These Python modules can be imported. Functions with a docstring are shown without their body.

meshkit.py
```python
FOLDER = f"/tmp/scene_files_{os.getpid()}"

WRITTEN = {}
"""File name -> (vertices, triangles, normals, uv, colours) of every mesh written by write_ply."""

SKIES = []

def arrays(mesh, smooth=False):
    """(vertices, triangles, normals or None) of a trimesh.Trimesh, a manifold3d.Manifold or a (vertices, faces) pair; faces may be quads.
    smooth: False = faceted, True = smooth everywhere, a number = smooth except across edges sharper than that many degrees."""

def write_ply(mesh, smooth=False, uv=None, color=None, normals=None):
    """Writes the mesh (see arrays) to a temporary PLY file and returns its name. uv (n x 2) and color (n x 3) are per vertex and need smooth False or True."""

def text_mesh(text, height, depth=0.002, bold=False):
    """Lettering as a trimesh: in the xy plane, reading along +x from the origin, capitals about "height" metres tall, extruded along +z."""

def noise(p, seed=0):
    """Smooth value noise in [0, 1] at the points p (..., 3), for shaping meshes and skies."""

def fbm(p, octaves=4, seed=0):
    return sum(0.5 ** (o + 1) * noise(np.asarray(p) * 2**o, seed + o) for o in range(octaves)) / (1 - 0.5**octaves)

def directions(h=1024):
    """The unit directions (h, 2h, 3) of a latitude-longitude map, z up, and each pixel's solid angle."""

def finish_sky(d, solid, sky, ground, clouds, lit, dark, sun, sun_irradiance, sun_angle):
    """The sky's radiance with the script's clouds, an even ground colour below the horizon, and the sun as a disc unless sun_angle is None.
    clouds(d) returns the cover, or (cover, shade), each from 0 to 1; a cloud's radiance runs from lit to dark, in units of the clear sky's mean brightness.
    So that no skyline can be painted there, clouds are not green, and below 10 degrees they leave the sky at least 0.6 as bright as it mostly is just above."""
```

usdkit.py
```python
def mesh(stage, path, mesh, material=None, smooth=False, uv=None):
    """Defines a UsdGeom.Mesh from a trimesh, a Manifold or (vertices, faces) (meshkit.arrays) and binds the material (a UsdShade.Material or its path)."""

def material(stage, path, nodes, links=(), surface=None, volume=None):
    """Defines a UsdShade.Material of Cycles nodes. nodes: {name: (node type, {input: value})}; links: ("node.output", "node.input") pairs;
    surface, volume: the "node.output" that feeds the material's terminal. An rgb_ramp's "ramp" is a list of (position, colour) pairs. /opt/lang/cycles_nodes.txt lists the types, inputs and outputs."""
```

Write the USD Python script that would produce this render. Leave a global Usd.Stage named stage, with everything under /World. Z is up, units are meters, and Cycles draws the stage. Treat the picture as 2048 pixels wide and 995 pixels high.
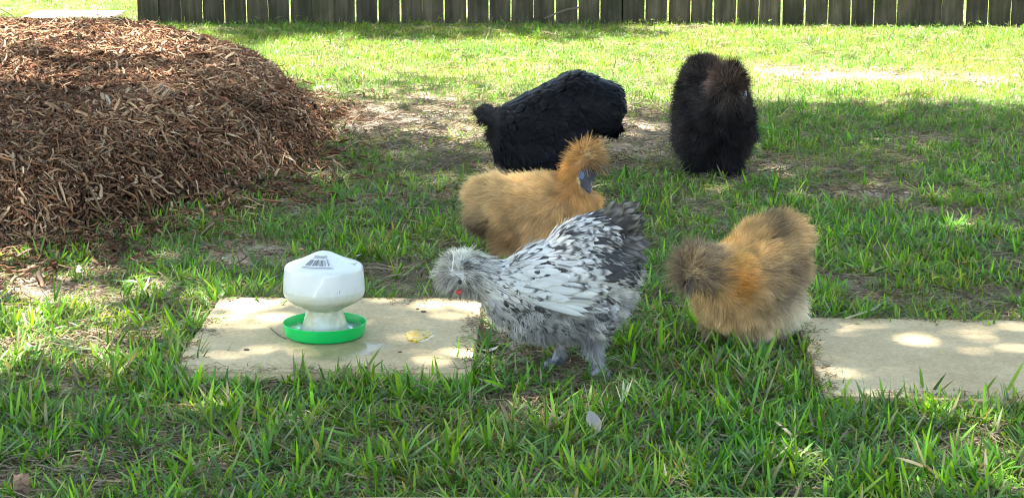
import math
import numpy as np
import trimesh
import usdkit
import meshkit
import shapely
import shapely.geometry as sg
from scipy.spatial import cKDTree
from pxr import Usd, UsdGeom, UsdLux, UsdShade, Sdf, Gf, Vt

stage = Usd.Stage.CreateInMemory()
UsdGeom.SetStageUpAxis(stage, 'Z')
stage.SetDefaultPrim(UsdGeom.Xform.Define(stage, '/World').GetPrim())

# ---------------------------------------------------------------- camera, sky, sun, exposure
FPX, TILT, EYE = 4100.0, math.radians(12.0), 1.05      # focal length in photo pixels (2048 wide), tilt, height
SUN_EL, SUN_AZ = math.radians(72.0), math.radians(15.0)  # azimuth: turned from -x towards +y
SUN = np.array([-math.cos(SUN_AZ) * math.cos(SUN_EL), math.sin(SUN_AZ) * math.cos(SUN_EL), math.sin(SUN_EL)])
EXPOSURE, SUN_INT, SKY_STR = 3.1, 1.25, 0.085

cam = UsdGeom.Camera.Define(stage, '/World/camera')
cam.CreateHorizontalApertureAttr(36.0)
cam.CreateFocalLengthAttr(36.0 * FPX / 2048.0)
cam.CreateExposureAttr(EXPOSURE)
cam.AddTranslateOp().Set((0, 0, EYE))
cam.AddRotateXYZOp().Set((90.0 - math.degrees(TILT), 0, 0))

sky_mat = usdkit.material(stage, '/World/Looks/sky_light', {
    's': ('sky_texture', {'sky_type': 'single_scattering', 'sun_disc': False, 'sun_elevation': SUN_EL,
                          'sun_rotation': math.atan2(SUN[0], SUN[1])}),
    'w': ('mix_color', {'blend_type': 'multiply', 'fac': 1.0, 'b': (1.10, 1.0, .80), 'use_clamp': False}),
    'b': ('background_shader', {'strength': SKY_STR})}, [('s.color', 'w.a'), ('w.result', 'b.color')], surface='b.background')
dome = UsdLux.DomeLight.Define(stage, '/World/sky')
UsdShade.MaterialBindingAPI.Apply(dome.GetPrim()).Bind(sky_mat)
sun = UsdLux.DistantLight.Define(stage, '/World/sun')
sun.CreateNormalizeAttr(True)
sun.CreateIntensityAttr(SUN_INT)
sun.CreateAngleAttr(0.53)
sun.CreateColorAttr((1.0, 0.955, 0.87))
rot = Gf.Rotation(Gf.Vec3d(0, 0, 1), Gf.Vec3d(*SUN.tolist()))
sun.AddOrientOp(UsdGeom.XformOp.PrecisionDouble).Set(rot.GetQuat())

# ---------------------------------------------------------------- photo pixel <-> place
FW = np.array([0, math.cos(TILT), -math.sin(TILT)])
UP = np.array([0, math.sin(TILT), math.cos(TILT)])
CAM = np.array([0, 0, EYE])


def ray(u, v):
    return FW + np.array([1.0, 0, 0]) * (u - 1024) / FPX + UP * (497.5 - v) / FPX


def G(u, v, z=0.0):
    """The place at height z that the photo shows at pixel u, v."""
    d = ray(u, v)
    return CAM + d * (z - EYE) / d[2]


def PL(u, v, y):
    d = ray(u, v)
    return CAM + d * y / d[1]


def PROJ(p):
    q = np.asarray(p, float) - CAM
    d = q @ FW
    return 1024 + FPX * q[..., 0] / d, 497.5 - FPX * (q @ UP) / d


def PPM(p):
    return FPX / float((np.asarray(p) - CAM) @ FW)


# ---------------------------------------------------------------- helpers
V3 = lambda a: Vt.Vec3fArray.FromNumpy(np.ascontiguousarray(a, np.float32))
T = Sdf.ValueTypeNames
taken = {}


def path_of(name, parent=None):
    base = (parent.GetPath().pathString if parent else '/World') + '/' + name
    n = taken.get(base, -1) + 1
    taken[base] = n
    return base if n == 0 else f'{base}_{n:03d}'


def tag(o, label=None, cat=None, group=None, kind=None):
    p = o.GetPrim() if hasattr(o, 'GetPrim') else o
    for k, v in (('label', label), ('category', cat), ('group', group), ('kind', kind)):
        if v:
            p.SetCustomDataByKey(k, v)
    return p


def empty(name, loc=(0, 0, 0), rz=0.0, parent=None):
    x = UsdGeom.Xform.Define(stage, path_of(name, parent))
    x.AddTranslateOp().Set(tuple(float(c) for c in loc))
    if rz:
        x.AddRotateZOp().Set(math.degrees(rz))
    return x.GetPrim()


def obj(name, mesh, mat, parent=None, smooth=False, col=None, at=(0, 0, 0)):
    if any(at):
        v, f, _ = meshkit.arrays(mesh, False)
        mesh = trimesh.Trimesh(v - np.asarray(at), f, process=False)
    if col is not None and smooth not in (True, False):
        smooth = True
    m = usdkit.mesh(stage, path_of(name, parent), mesh, mat, smooth=smooth)
    if col is not None:
        UsdGeom.PrimvarsAPI(m).CreatePrimvar('col', T.Color3fArray, 'vertex').Set(V3(col))
    return m.GetPrim()


def curves(name, pts, wid, col, mat, parent, at=(0, 0, 0)):
    """pts n x k x 3, wid n x k, col n x k x 3"""
    c = UsdGeom.BasisCurves.Define(stage, path_of(name, parent))
    n, k = pts.shape[:2]
    c.CreateTypeAttr('linear')
    c.CreateCurveVertexCountsAttr(Vt.IntArray.FromNumpy(np.full(n, k, np.int32)))
    c.CreatePointsAttr(V3((pts - np.asarray(at)).reshape(-1, 3)))
    c.CreateWidthsAttr(Vt.FloatArray.FromNumpy(wid.reshape(-1).astype(np.float32)))
    c.SetWidthsInterpolation('vertex')
    UsdGeom.PrimvarsAPI(c).CreatePrimvar('col', T.Color3fArray, 'vertex').Set(V3(col.reshape(-1, 3)))
    UsdShade.MaterialBindingAPI.Apply(c.GetPrim()).Bind(mat)
    return c.GetPrim()


def instancer(name, protos, mat, idx, pos, quat, scale, parent=None):
    """protos: (vertices, faces, colours) each; quat n x 4 (w, x, y, z)"""
    pth = path_of(name, parent)
    pi = UsdGeom.PointInstancer.Define(stage, pth)
    targets = []
    for k, (v, f, c) in enumerate(protos):
        p = f'{pth}/pieces/piece_{k:03d}'
        m = usdkit.mesh(stage, p, trimesh.Trimesh(v, f, process=False), mat, smooth=True)
        UsdGeom.PrimvarsAPI(m).CreatePrimvar('col', T.Color3fArray, 'vertex').Set(V3(c))
        targets.append(p)
    pi.CreatePrototypesRel().SetTargets(targets)
    pi.CreateProtoIndicesAttr(Vt.IntArray.FromNumpy(np.asarray(idx, np.int32)))
    pi.CreatePositionsAttr(V3(pos))
    q = np.asarray(quat, float)
    pi.CreateOrientationsAttr(Vt.QuathArray([Gf.Quath(float(a), float(b), float(c), float(d)) for a, b, c, d in q]))
    s = np.asarray(scale, float)
    pi.CreateScalesAttr(V3(np.repeat(s[:, None], 3, 1) if s.ndim == 1 else s))
    return pi.GetPrim()


def qmul(a, b):
    w1, x1, y1, z1 = a.T
    w2, x2, y2, z2 = b.T
    return np.stack([w1 * w2 - x1 * x2 - y1 * y2 - z1 * z2, w1 * x2 + x1 * w2 + y1 * z2 - z1 * y2,
                     w1 * y2 - x1 * z2 + y1 * w2 + z1 * x2, w1 * z2 + x1 * y2 - y1 * x2 + z1 * w2], 1)


def qaxis(axis, ang):
    axis = np.asarray(axis, float) / np.linalg.norm(axis, axis=-1, keepdims=True)
    return np.concatenate([np.cos(ang / 2)[:, None], axis * np.sin(ang / 2)[:, None]], 1)


def qup(n):
    """turns +z to the directions n"""
    ax = np.cross(np.broadcast_to([0, 0, 1.0], n.shape), n) + [1e-9, 0, 0]
    return qaxis(ax, np.arccos(np.clip(n[:, 2], -1, 1)))


def lathe(profile, n=64):
    """closed revolve of (r, z) points"""
    pr = np.asarray(profile, float)
    a = np.arange(n) * 2 * np.pi / n
    v = np.stack([pr[:, 0, None] * np.cos(a), pr[:, 0, None] * np.sin(a), np.repeat(pr[:, 1, None], n, 1)], -1)
    i, j = np.meshgrid(np.arange(len(pr) - 1), np.arange(n), indexing='ij')
    q = np.stack([i * n + j, i * n + (j + 1) % n, (i + 1) * n + (j + 1) % n, (i + 1) * n + j], -1).reshape(-1, 4)
    return trimesh.Trimesh(v.reshape(-1, 3), np.vstack([q[:, [0, 1, 2]], q[:, [0, 2, 3]]]), process=False)


def spline(pts, k):
    """a dense profile through the points (Catmull-Rom)"""
    p = np.asarray(pts, float)
    p = np.vstack([2 * p[0] - p[1], p, 2 * p[-1] - p[-2]])
    out = []
    for i in range(1, len(p) - 2):
        t = np.linspace(0, 1, k, endpoint=False)[:, None]
        a, b, c, d = p[i - 1:i + 3]
        out.append(.5 * (2 * b + (c - a) * t + (2 * a - 5 * b + 4 * c - d) * t ** 2 + (3 * b - a - 3 * c + d) * t ** 3))
    out.append(p[-2:-1])
    return np.vstack(out)


def tube(path, radii, sides=6):
    p = np.asarray(path, float)
    t = np.gradient(p, axis=0)
    t /= np.linalg.norm(t, axis=1, keepdims=True)
    a = np.cross(t, np.where(np.abs(t[:, 2:]) < .9, [0, 0, 1.0], [1.0, 0, 0]))
    a /= np.linalg.norm(a, axis=1, keepdims=True)
    b = np.cross(t, a)
    g = np.arange(sides) * 2 * np.pi / sides
    v = p[:, None] + np.broadcast_to(radii, len(p))[:, None, None] * (np.cos(g)[None, :, None] * a[:, None] + np.sin(g)[None, :, None] * b[:, None])
    i, j = np.meshgrid(np.arange(len(p) - 1), np.arange(sides), indexing='ij')
    q = np.stack([i * sides + j, i * sides + (j + 1) % sides, (i + 1) * sides + (j + 1) % sides, (i + 1) * sides + j], -1).reshape(-1, 4)
    f = np.vstack([q[:, [0, 1, 2]], q[:, [0, 2, 3]]])
    n = len(p) * sides
    v = np.vstack([v.reshape(-1, 3), p[:1], p[-1:]])
    k = np.arange(sides)
    f = np.vstack([f, np.stack([np.full(sides, n), (k + 1) % sides, k], 1),
                   np.stack([np.full(sides, n + 1), n - sides + k, n - sides + (k + 1) % sides], 1)])
    return trimesh.Trimesh(v, f, process=False)


def blobs(u, v, items):
    out = np.zeros(np.shape(u))
    for u0, v0, su, sv, w in items:
        out = np.maximum(out, w * np.exp(-((u - u0) / su) ** 2 - ((v - v0) / sv) ** 2))
    return out


def mat(name, nodes, links=(), surface='p.BSDF'):
    return usdkit.material(stage, '/World/Looks/' + name, nodes, links, surface=surface)


def plain(name, col, rough=.5, **kw):
    return mat(name, {'p': ('principled_bsdf', {'base_color': col, 'roughness': rough, **kw})})


# ---------------------------------------------------------------- materials
soil = mat('soil', {
    'g': ('geometry', {}),
    'n1': ('noise_texture', {'scale': 3.1, 'detail': 6.0, 'roughness': .6}),
    'n2': ('noise_texture', {'scale': 90.0, 'detail': 5.0, 'roughness': .7}),
    'r1': ('rgb_ramp', {'ramp': [(.3, (.28, .205, .14)), (.5, (.40, .305, .22)), (.7, (.51, .405, .305))]}),
    'r2': ('rgb_ramp', {'ramp': [(.3, (.5, .47, .45)), (.5, (.92, .92, .92)), (.72, (1.3, 1.28, 1.22))]}),
    'm': ('mix_color', {'blend_type': 'multiply', 'fac': 1.0, 'use_clamp': False}),
    'th': ('attribute', {'attribute': 'thatch'}), 'tm': ('math', {'math_type': 'multiply', 'value2': .8}), 'm2': ('mix_color', {'b': (.072, .074, .03)}),
    'b': ('bump', {'strength': .9, 'distance': .012}),
    'p': ('principled_bsdf', {'roughness': .95, 'specular_ior_level': .15})},
    [('g.position', 'n1.vector'), ('g.position', 'n2.vector'), ('n1.fac', 'r1.fac'), ('n2.fac', 'r2.fac'),
     ('r1.color', 'm.a'), ('r2.color', 'm.b'), ('m.result', 'm2.a'), ('th.fac', 'tm.value1'), ('tm.value', 'm2.fac'), ('m2.result', 'p.base_color'), ('n2.fac', 'b.height'), ('b.normal', 'p.normal')])


def vcol_mat(name, rough=.6, trans=0.0, var=(.72, 1.3), patch=None, spec=.3, sheen=0.0):
    """colour from the mesh's own 'col', varied from copy to copy, optionally let light through"""
    nodes = {'a': ('attribute', {'attribute': 'col'}), 'o': ('object_info', {}),
             'r': ('rgb_ramp', {'ramp': [(0, (var[0],) * 3), (1, (var[1],) * 3)]}),
             'm': ('mix_color', {'blend_type': 'multiply', 'fac': 1.0, 'use_clamp': False}),
             'p': ('principled_bsdf', {'roughness': rough, 'specular_ior_level': spec, 'sheen_weight': sheen})}
    links = [('a.color', 'm.a'), ('o.random', 'r.fac'), ('r.color', 'm.b')]
    out = 'm.result'
    if patch:
        nodes.update({'g': ('geometry', {}), 'n': ('noise_texture', {'scale': patch[0], 'detail': 3.0}),
                      'rp': ('rgb_ramp', {'ramp': [(.35, patch[1]), (.65, patch[2])]}),
                      'm2': ('mix_color', {'blend_type': 'multiply', 'fac': 1.0, 'use_clamp': False})})
        links += [('g.position', 'n.vector'), ('n.fac', 'rp.fac'), ('m.result', 'm2.a'), ('rp.color', 'm2.b')]
        out = 'm2.result'
    links.append((out, 'p.base_color'))
    if not trans:
        return mat(name, nodes, links)
    nodes.update({'t': ('translucent_bsdf', {}), 'x': ('mix_closure', {'fac': trans}),
                  'ty': ('mix_color', {'blend_type': 'multiply', 'fac': 1.0, 'b': (1.7, 1.55, .45), 'use_clamp': False})})
    links += [(out, 'ty.a'), ('ty.result', 't.color'), ('p.BSDF', 'x.closure1'), ('t.translucent', 'x.closure2')]
    links[-1] = ('t.BSDF', 'x.closure2')
    return mat(name, nodes, links, surface='x.closure')


grass_mat = vcol_mat('grass_blade', rough=.42, trans=.38, var=(.6, 1.4), patch=(1.7, (1.15, 1.12, .8), (.85, 1.08, .95)), spec=.4)
straw_mat = vcol_mat('dry_straw', rough=.7, trans=.15, var=(.6, 1.35))
chip_mat = vcol_mat('bark_chip', rough=.9, var=(.5, 1.4), spec=.06, patch=(2.6, (.5, .46, .44), (1.3, 1.28, 1.24)))
leaf_mat = vcol_mat('tree_leaf', rough=.45, trans=.35)
fluff_mat = vcol_mat('fluffy_plumage', rough=.75, trans=.12, var=(1, 1.0001), spec=.15)
black_fluff_mat = vcol_mat('black_plumage_fluff', rough=.7, var=(1, 1.0001), spec=.15)
feather_mat = vcol_mat('contour_feather', rough=.6, trans=.12, var=(1, 1.0001), spec=.25)
black_feather_mat = vcol_mat('black_feather', rough=.36, var=(1, 1.0001), spec=.06)
skin_mat = vcol_mat('bird_body', rough=.8, var=(1, 1.0001), spec=.2)

# ---------------------------------------------------------------- the lie of the land
HEAP = dict(xc=-2.40, yc=6.6, a=1.77, b=2.3, h=.70, cap=.205)


def heap_h(x, y):
    r2 = ((x - HEAP['xc']) / HEAP['a']) ** 2 + ((y - HEAP['yc']) / HEAP['b']) ** 2
    p = np.stack([x, y, np.zeros_like(x)], -1)
    n = meshkit.fbm(p * 2.2 + 7.3, 4, seed=4) - .5
    r2 = r2 * (1 + .25 * n)
    h = HEAP['h'] * np.clip(1 - r2, 0, 1) ** .85 * (1 + .34 * n)
    cap = HEAP['cap'] + .09 * n
    return np.where(h > 0, -np.logaddexp(-h * 28, -cap * 28) / 28 + np.logaddexp(0, -cap * 28) / 28, 0)      # the top is raked nearly flat


def ground_z(x, y):
    p = np.stack([x, y, np.zeros_like(x)], -1)
    return .03 * (meshkit.fbm(p * 1.3 + 3.1, 3, seed=1) - .5) + .014 * (meshkit.fbm(p * 9 + 11, 3, seed=2) - .5) - .004


def rect_poly(a, b, depth):
    """a stone's outline: front-left a, front-right b, going back by depth"""
    a, b = np.asarray(a)[:2], np.asarray(b)[:2]
    e = (b - a) / np.linalg.norm(b - a)
    n = np.array([-e[1], e[0]])
    return np.array([a, b, b + n * depth, a + n * depth])


ZP = .022
fl = G(340, 741, ZP); fr = G(943, 744, ZP)
STONES = [('left', rect_poly(fl, fr, .605)),
          ('right', None), ('front', None), ('far', None)]
a, b, c, d = (G(u_, v_, ZP)[:2] for u_, v_ in ((1652, 788), (2048, 803), (2048, 639), (1588, 633)))
STONES[1] = ('right', np.array([a, a + (b - a) * 1.5, d + (c - d) * 1.42, d]))
b1 = G(690, 992, ZP); b2 = G(1695, 991, ZP)
STONES[2] = ('front', np.array([b1[:2] - [.01, .6], b2[:2] - [0, .6], b2[:2], b1[:2]]))
c1 = G(38, 36, ZP); c2 = G(222, 36, ZP)
STONES[3] = ('far', rect_poly(c1, c2, .42))
stone_polys = [sg.Polygon(p).buffer(-.012) for _, p in STONES]
stone_union = shapely.union_all(stone_polys)
stone_wide = shapely.union_all([sg.Polygon(p).buffer(.02) for _, p in STONES])


def on_stone(x, y, shape=None):
    return shapely.contains_xy(stone_union if shape is None else shape, x, y)


# ground: fine where the camera looks, one sheet out to the horizon
gx = np.unique(np.concatenate([np.linspace(-300, -9, 18), np.arange(-9, -4, .25), np.arange(-4, 4.001, .05), np.arange(4.25, 9, .25), np.linspace(9, 300, 18)]))
gy = np.unique(np.concatenate([np.linspace(-300, -2, 18), np.arange(-2, 2.5, .25), np.arange(2.5, 13, .05), np.arange(13, 20, .5), np.linspace(20, 400, 18)]))
X, Y = np.meshgrid(gx, gy)
Z = ground_z(X, Y)
Z = np.where(on_stone(X.ravel(), Y.ravel(), stone_wide).reshape(X.shape), np.minimum(Z, -.004), Z)
ny, nx = X.shape
k = (np.arange(ny - 1)[:, None] * nx + np.arange(nx - 1)[None]).ravel()
gf = np.stack([k, k + 1, k + nx + 1, k + nx], 1)
ground = obj('ground', (np.stack([X.ravel(), Y.ravel(), Z.ravel()], 1), gf), soil, smooth=True)
tag(ground, 'sandy brown soil of the yard under the grass', 'ground', kind='structure')

# ---------------------------------------------------------------- stepping stones
WET = G(668, 697, ZP)


def stone_mat(name, wet):
    nodes = {
        'g': ('geometry', {}), 'mp': ('mapping', {'scale': (26.0, 78.0, 26.0)}),
        'pit': ('noise_texture', {'scale': 1.6, 'detail': 3.0, 'roughness': .55}),
        'rp': ('rgb_ramp', {'ramp': [(.0, (0, 0, 0)), (.275, (0, 0, 0)), (.325, (1, 1, 1)), (1, (1, 1, 1))]}),
        'n': ('noise_texture', {'scale': 4.0, 'detail': 7.0, 'roughness': .68}),
        'rc': ('rgb_ramp', {'ramp': [(.3, (.35, .265, .145)), (.52, (.45, .352, .205)), (.75, (.50, .408, .258))]}),
        'fine': ('noise_texture', {'scale': 160.0, 'detail': 4.0}),
        'rf': ('rgb_ramp', {'ramp': [(.3, (.8, .8, .8)), (.7, (1.12, 1.12, 1.12))]}),
        'm': ('mix_color', {'blend_type': 'multiply', 'fac': 1.0, 'use_clamp': False}),
        'm2': ('mix_color', {'blend_type': 'mix', 'a': (.25, .2, .15)}),
        'b': ('bump', {'strength': .6, 'distance': .003}), 'b2': ('bump', {'strength': .25, 'distance': .001}),
        'p': ('principled_bsdf', {'roughness': .75, 'specular_ior_level': .18})}
    links = [('g.position', 'mp.vector'), ('mp.vector', 'pit.vector'), ('pit.fac', 'rp.fac'), ('g.position', 'n.vector'), ('n.fac', 'rc.fac'),
             ('g.position', 'fine.vector'), ('fine.fac', 'rf.fac'), ('rc.color', 'm.a'), ('rf.color', 'm.b'), ('rp.color', 'm2.fac'), ('m.result', 'm2.b'),
             ('rp.color', 'b.height'), ('fine.fac', 'b2.height'), ('b.normal', 'b2.normal'), ('b2.normal', 'p.normal')]
    if wet:
        nodes.update({
            'd': ('vector_math', {'math_type': 'distance', 'vector2': WET}), 'wn': ('noise_texture', {'scale': 11.0, 'detail': 3.0}),
            'w1': ('math', {'math_type': 'multiply_add', 'value2': .12, 'value3': -.06}), 'w2': ('math', {'math_type': 'add'}),
            'wm': ('map_range', {'from_min': .075, 'from_max': .10, 'to_min': 1.0, 'to_max': 0.0, 'clamp': True}),
            'dk': ('mix_color', {'blend_type': 'multiply', 'b': (.62, .62, .6)}),
            'ro': ('map_range', {'from_min': 0.0, 'from_max': 1.0, 'to_min': .75, 'to_max': .2}),
            'ns': ('math', {'math_type': 'multiply', 'value2': .8}), })
        links += [('g.position', 'd.vector1'), ('g.position', 'wn.vector'), ('wn.fac', 'w1.value1'), ('w1.value', 'w2.value1'), ('d.value', 'w2.value2'),
                  ('w2.value', 'wm.value'), ('wm.result', 'ns.value1'), ('ns.value', 'dk.fac'), ('m2.result', 'dk.a'), ('dk.result', 'p.base_color'),
                  ('wm.result', 'ro.value'), ('ro.result', 'p.roughness')]
    else:
        links.append(('m2.result', 'p.base_color'))
    return mat(name, nodes, links)


stone_dry, stone_wet = stone_mat('pale_stone', False), stone_mat('pale_stone_wet', True)


def slab(poly, top, bottom, seed):
    g = np.random.default_rng(seed)
    ring = []
    for i in range(4):
        p, q = poly[i], poly[(i + 1) % 4]
        t = np.linspace(.02, .98, 22)
        ring.append(p + (q - p) * t[:, None])
    ring = np.vstack(ring)
    c = ring.mean(0)
    out = (ring - c) / np.linalg.norm(ring - c, axis=1, keepdims=True)
    ring = ring + out * (g.normal(size=len(ring)) * .0012)[:, None]
    n = len(ring)
    lv = [(bottom, 0.0), (top - .006, 0.0), (top - .0015, .0015), (top, .006)]
    v = np.vstack([np.c_[ring - out * ins, np.full(n, z)] for z, ins in lv] + [[[*c, top]]])
    f, kk = [], np.arange(n)
    for l in range(3):
        f += [np.stack([l * n + kk, l * n + (kk + 1) % n, (l + 1) * n + (kk + 1) % n], 1), np.stack([l * n + kk, (l + 1) * n + (kk + 1) % n, (l + 1) * n + kk], 1)]
    f.append(np.stack([3 * n + kk, 3 * n + (kk + 1) % n, np.full(n, 4 * n)], 1))
    return trimesh.Trimesh(v, np.vstack(f), process=False)


stone_labels = {'left': 'square cream stone paver under the green and white drinker, wet around it',
                'right': 'square pale grey paver in the grass at the right edge, beside the mottled buff hen',
                'front': 'cream paver of which only the back edge shows along the bottom of the picture',
                'far': 'bright sunlit paver far off in the grass behind the mulch pile'}
for i, (k_, poly) in enumerate(STONES):
    c = poly.mean(0)
    z0 = 0.0
    s = obj('stepping_stone', slab(poly, ZP, -.035, i), stone_wet if k_ == 'left' else stone_dry, smooth=30)
    tag(s, stone_labels[k_], 'paving stone', 'stepping stones set in the grass')

# ---------------------------------------------------------------- fence
wood = mat('weathered_fence_wood', {
    'g': ('geometry', {}), 'mp': ('mapping', {'scale': (40.0, 40.0, 3.0)}),
    'n': ('noise_texture', {'scale': 1.0, 'detail': 5.0, 'roughness': .65}),
    'r': ('rgb_ramp', {'ramp': [(.3, (.018, .0155, .010)), (.5, (.040, .035, .024)), (.7, (.072, .065, .047))]}),
    'n2': ('noise_texture', {'scale': 7.0, 'detail': 4.0}),
    'r2': ('rgb_ramp', {'ramp': [(.35, (.55, .62, .45)), (.65, (1.1, 1.05, 1.0))]}),
    'o': ('object_info', {}), 'ro': ('rgb_ramp', {'ramp': [(0, (.7, .7, .68)), (1, (1.25, 1.2, 1.15))]}),
    'm': ('mix_color', {'blend_type': 'multiply', 'fac': 1.0, 'use_clamp': False}), 'm2': ('mix_color', {'blend_type': 'multiply', 'fac': 1.0, 'use_clamp': False}),
    'b': ('bump', {'strength': .5, 'distance': .003}), 'p': ('principled_bsdf', {'roughness': .85, 'specular_ior_level': .2})},
    [('g.position', 'mp.vector'), ('mp.vector', 'n.vector'), ('n.fac', 'r.fac'), ('g.position', 'n2.vector'), ('n2.fac', 'r2.fac'), ('r.color', 'm.a'), ('r2.color', 'm.b'),
     ('o.random', 'ro.fac'), ('m.result', 'm2.a'), ('ro.color', 'm2.b'), ('m2.result', 'p.base_color'), ('n.fac', 'b.height'), ('b.normal', 'p.normal')])
rng = np.random.default_rng(5)
f0, f1 = G(277, 41), G(2048, 52)
fdir = (f1 - f0) / np.linalg.norm(f1 - f0)
fence = empty('paling_fence', f0, math.atan2(fdir[1], fdir[0]))
tag(fence, 'dark weathered timber paling fence along the back of the lawn', 'fence')
PITCH = np.linalg.norm(G(1300, 47.3) - G(1255, 47)) * 1.0
x = 0.0
for i in range(52):
    gap = rng.uniform(.004, .010)
    w = PITCH - gap
    zb = rng.uniform(-.04, -.015)
    h = 1.5 + rng.normal() * .006
    bx = trimesh.creation.box((w, .016, h))
    bx.apply_translation((x + w / 2, rng.normal() * .002, zb + h / 2))
    bx.apply_transform(trimesh.transformations.rotation_matrix(rng.normal() * .0025, (0, 1, 0), (x + w / 2, 0, .7)))
    obj('board', bx, wood, fence)
    x += PITCH * rng.normal(1, .012)
for z in (.38, 1.15):
    r_ = trimesh.creation.box((x, .04, .075)); r_.apply_translation((x / 2, .03, z))
    obj('rail', r_, wood, fence)
for px in np.arange(.05, x, 2.4):
    p_ = trimesh.creation.box((.09, .09, 1.55)); p_.apply_translation((px + .02, .1, .72))
    obj('post', p_, wood, fence)

# ---------------------------------------------------------------- shade tree: its crown lets the sun through where the photo shows sun
SUNNY = [  # u, v, su, sv, weight in photo pixels on the ground
    (1750, 150, 560, 62, .92), (1750, 95, 700, 40, .92), (1650, 192, 330, 22, .8), (1950, 195, 250, 22, .8), (800, 112, 330, 34, .9), (1150, 105, 300, 34, .9),
    (620, 110, 180, 30, .85), (740, 225, 110, 40, .45), (880, 160, 180, 28, .75), (1290, 205, 90, 26, .6), (730, 190, 60, 18, .6), (600, 72, 60, 8, .4), (900, 60, 90, 8, .45), (1120, 66, 80, 8, .4),
    (120, 15, 330, 24, .95), (60, 75, 240, 40, .95), (280, 95, 190, 46, .88), (400, 70, 80, 30, .75), (60, 150, 140, 45, .7), (330, 170, 150, 35, .5), (400, 270, 50, 40, .25),
    (60, 425, 80, 40, .45), (30, 560, 110, 40, .65), (130, 650, 150, 75, .85), (40, 700, 100, 50, .8), (300, 575, 110, 32, .6), (470, 575, 90, 22, .45), (390, 520, 50, 14, .5), (400, 640, 60, 30, .5),
    (505, 640, 62, 24, .99), (460, 625, 50, 18, .9), (912, 640, 40, 15, .98), (915, 730, 40, 8, .7), (420, 720, 60, 16, .35),
    (1000, 640, 40, 20, .6), (1085, 842, 45, 16, .6), (1070, 815, 36, 14, .45), (1262, 806, 40, 14, .5), (1620, 930, 60, 45, .55), (1900, 845, 60, 25, .6), (1960, 920, 100, 50, .6), (1690, 772, 34, 8, .55), (1770, 690, 50, 10, .2),
    (1340, 970, 60, 20, .35), (2010, 975, 80, 20, .6), (1480, 455, 40, 12, .6), (1640, 480, 60, 20, .25), (900, 370, 70, 28, .4), (640, 330, 50, 24, .35), (1590, 345, 70, 22, .25), (2000, 460, 40, 18, .35),
    (1130, 505, 120, 36, .4), (1225, 752, 60, 12, .35), (1600, 690, 90, 14, .35), (1480, 300, 60, 20, .3), (1180, 300, 60, 24, .3),
    (1870, 712, 230, 60, .15), (1800, 340, 420, 110, .11), (1000, 900, 1100, 90, .07),
    (560, 720, 70, 12, .3), (820, 750, 30, 12, .35), (20, 770, 60, 20, .3),
]
SUNNY = [(a_, b_, c_ * 1.3 + 10, d_ * 1.25 + 4, e_) if b_ > 590 else (a_, b_, c_, d_, e_) for a_, b_, c_, d_, e_ in SUNNY]
rng = np.random.default_rng(11)
tree = empty('shade_tree', (2.75, 1.6, 0))
tag(tree, 'broad shade tree with a thin bright green crown standing over the near grass', 'tree')
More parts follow.
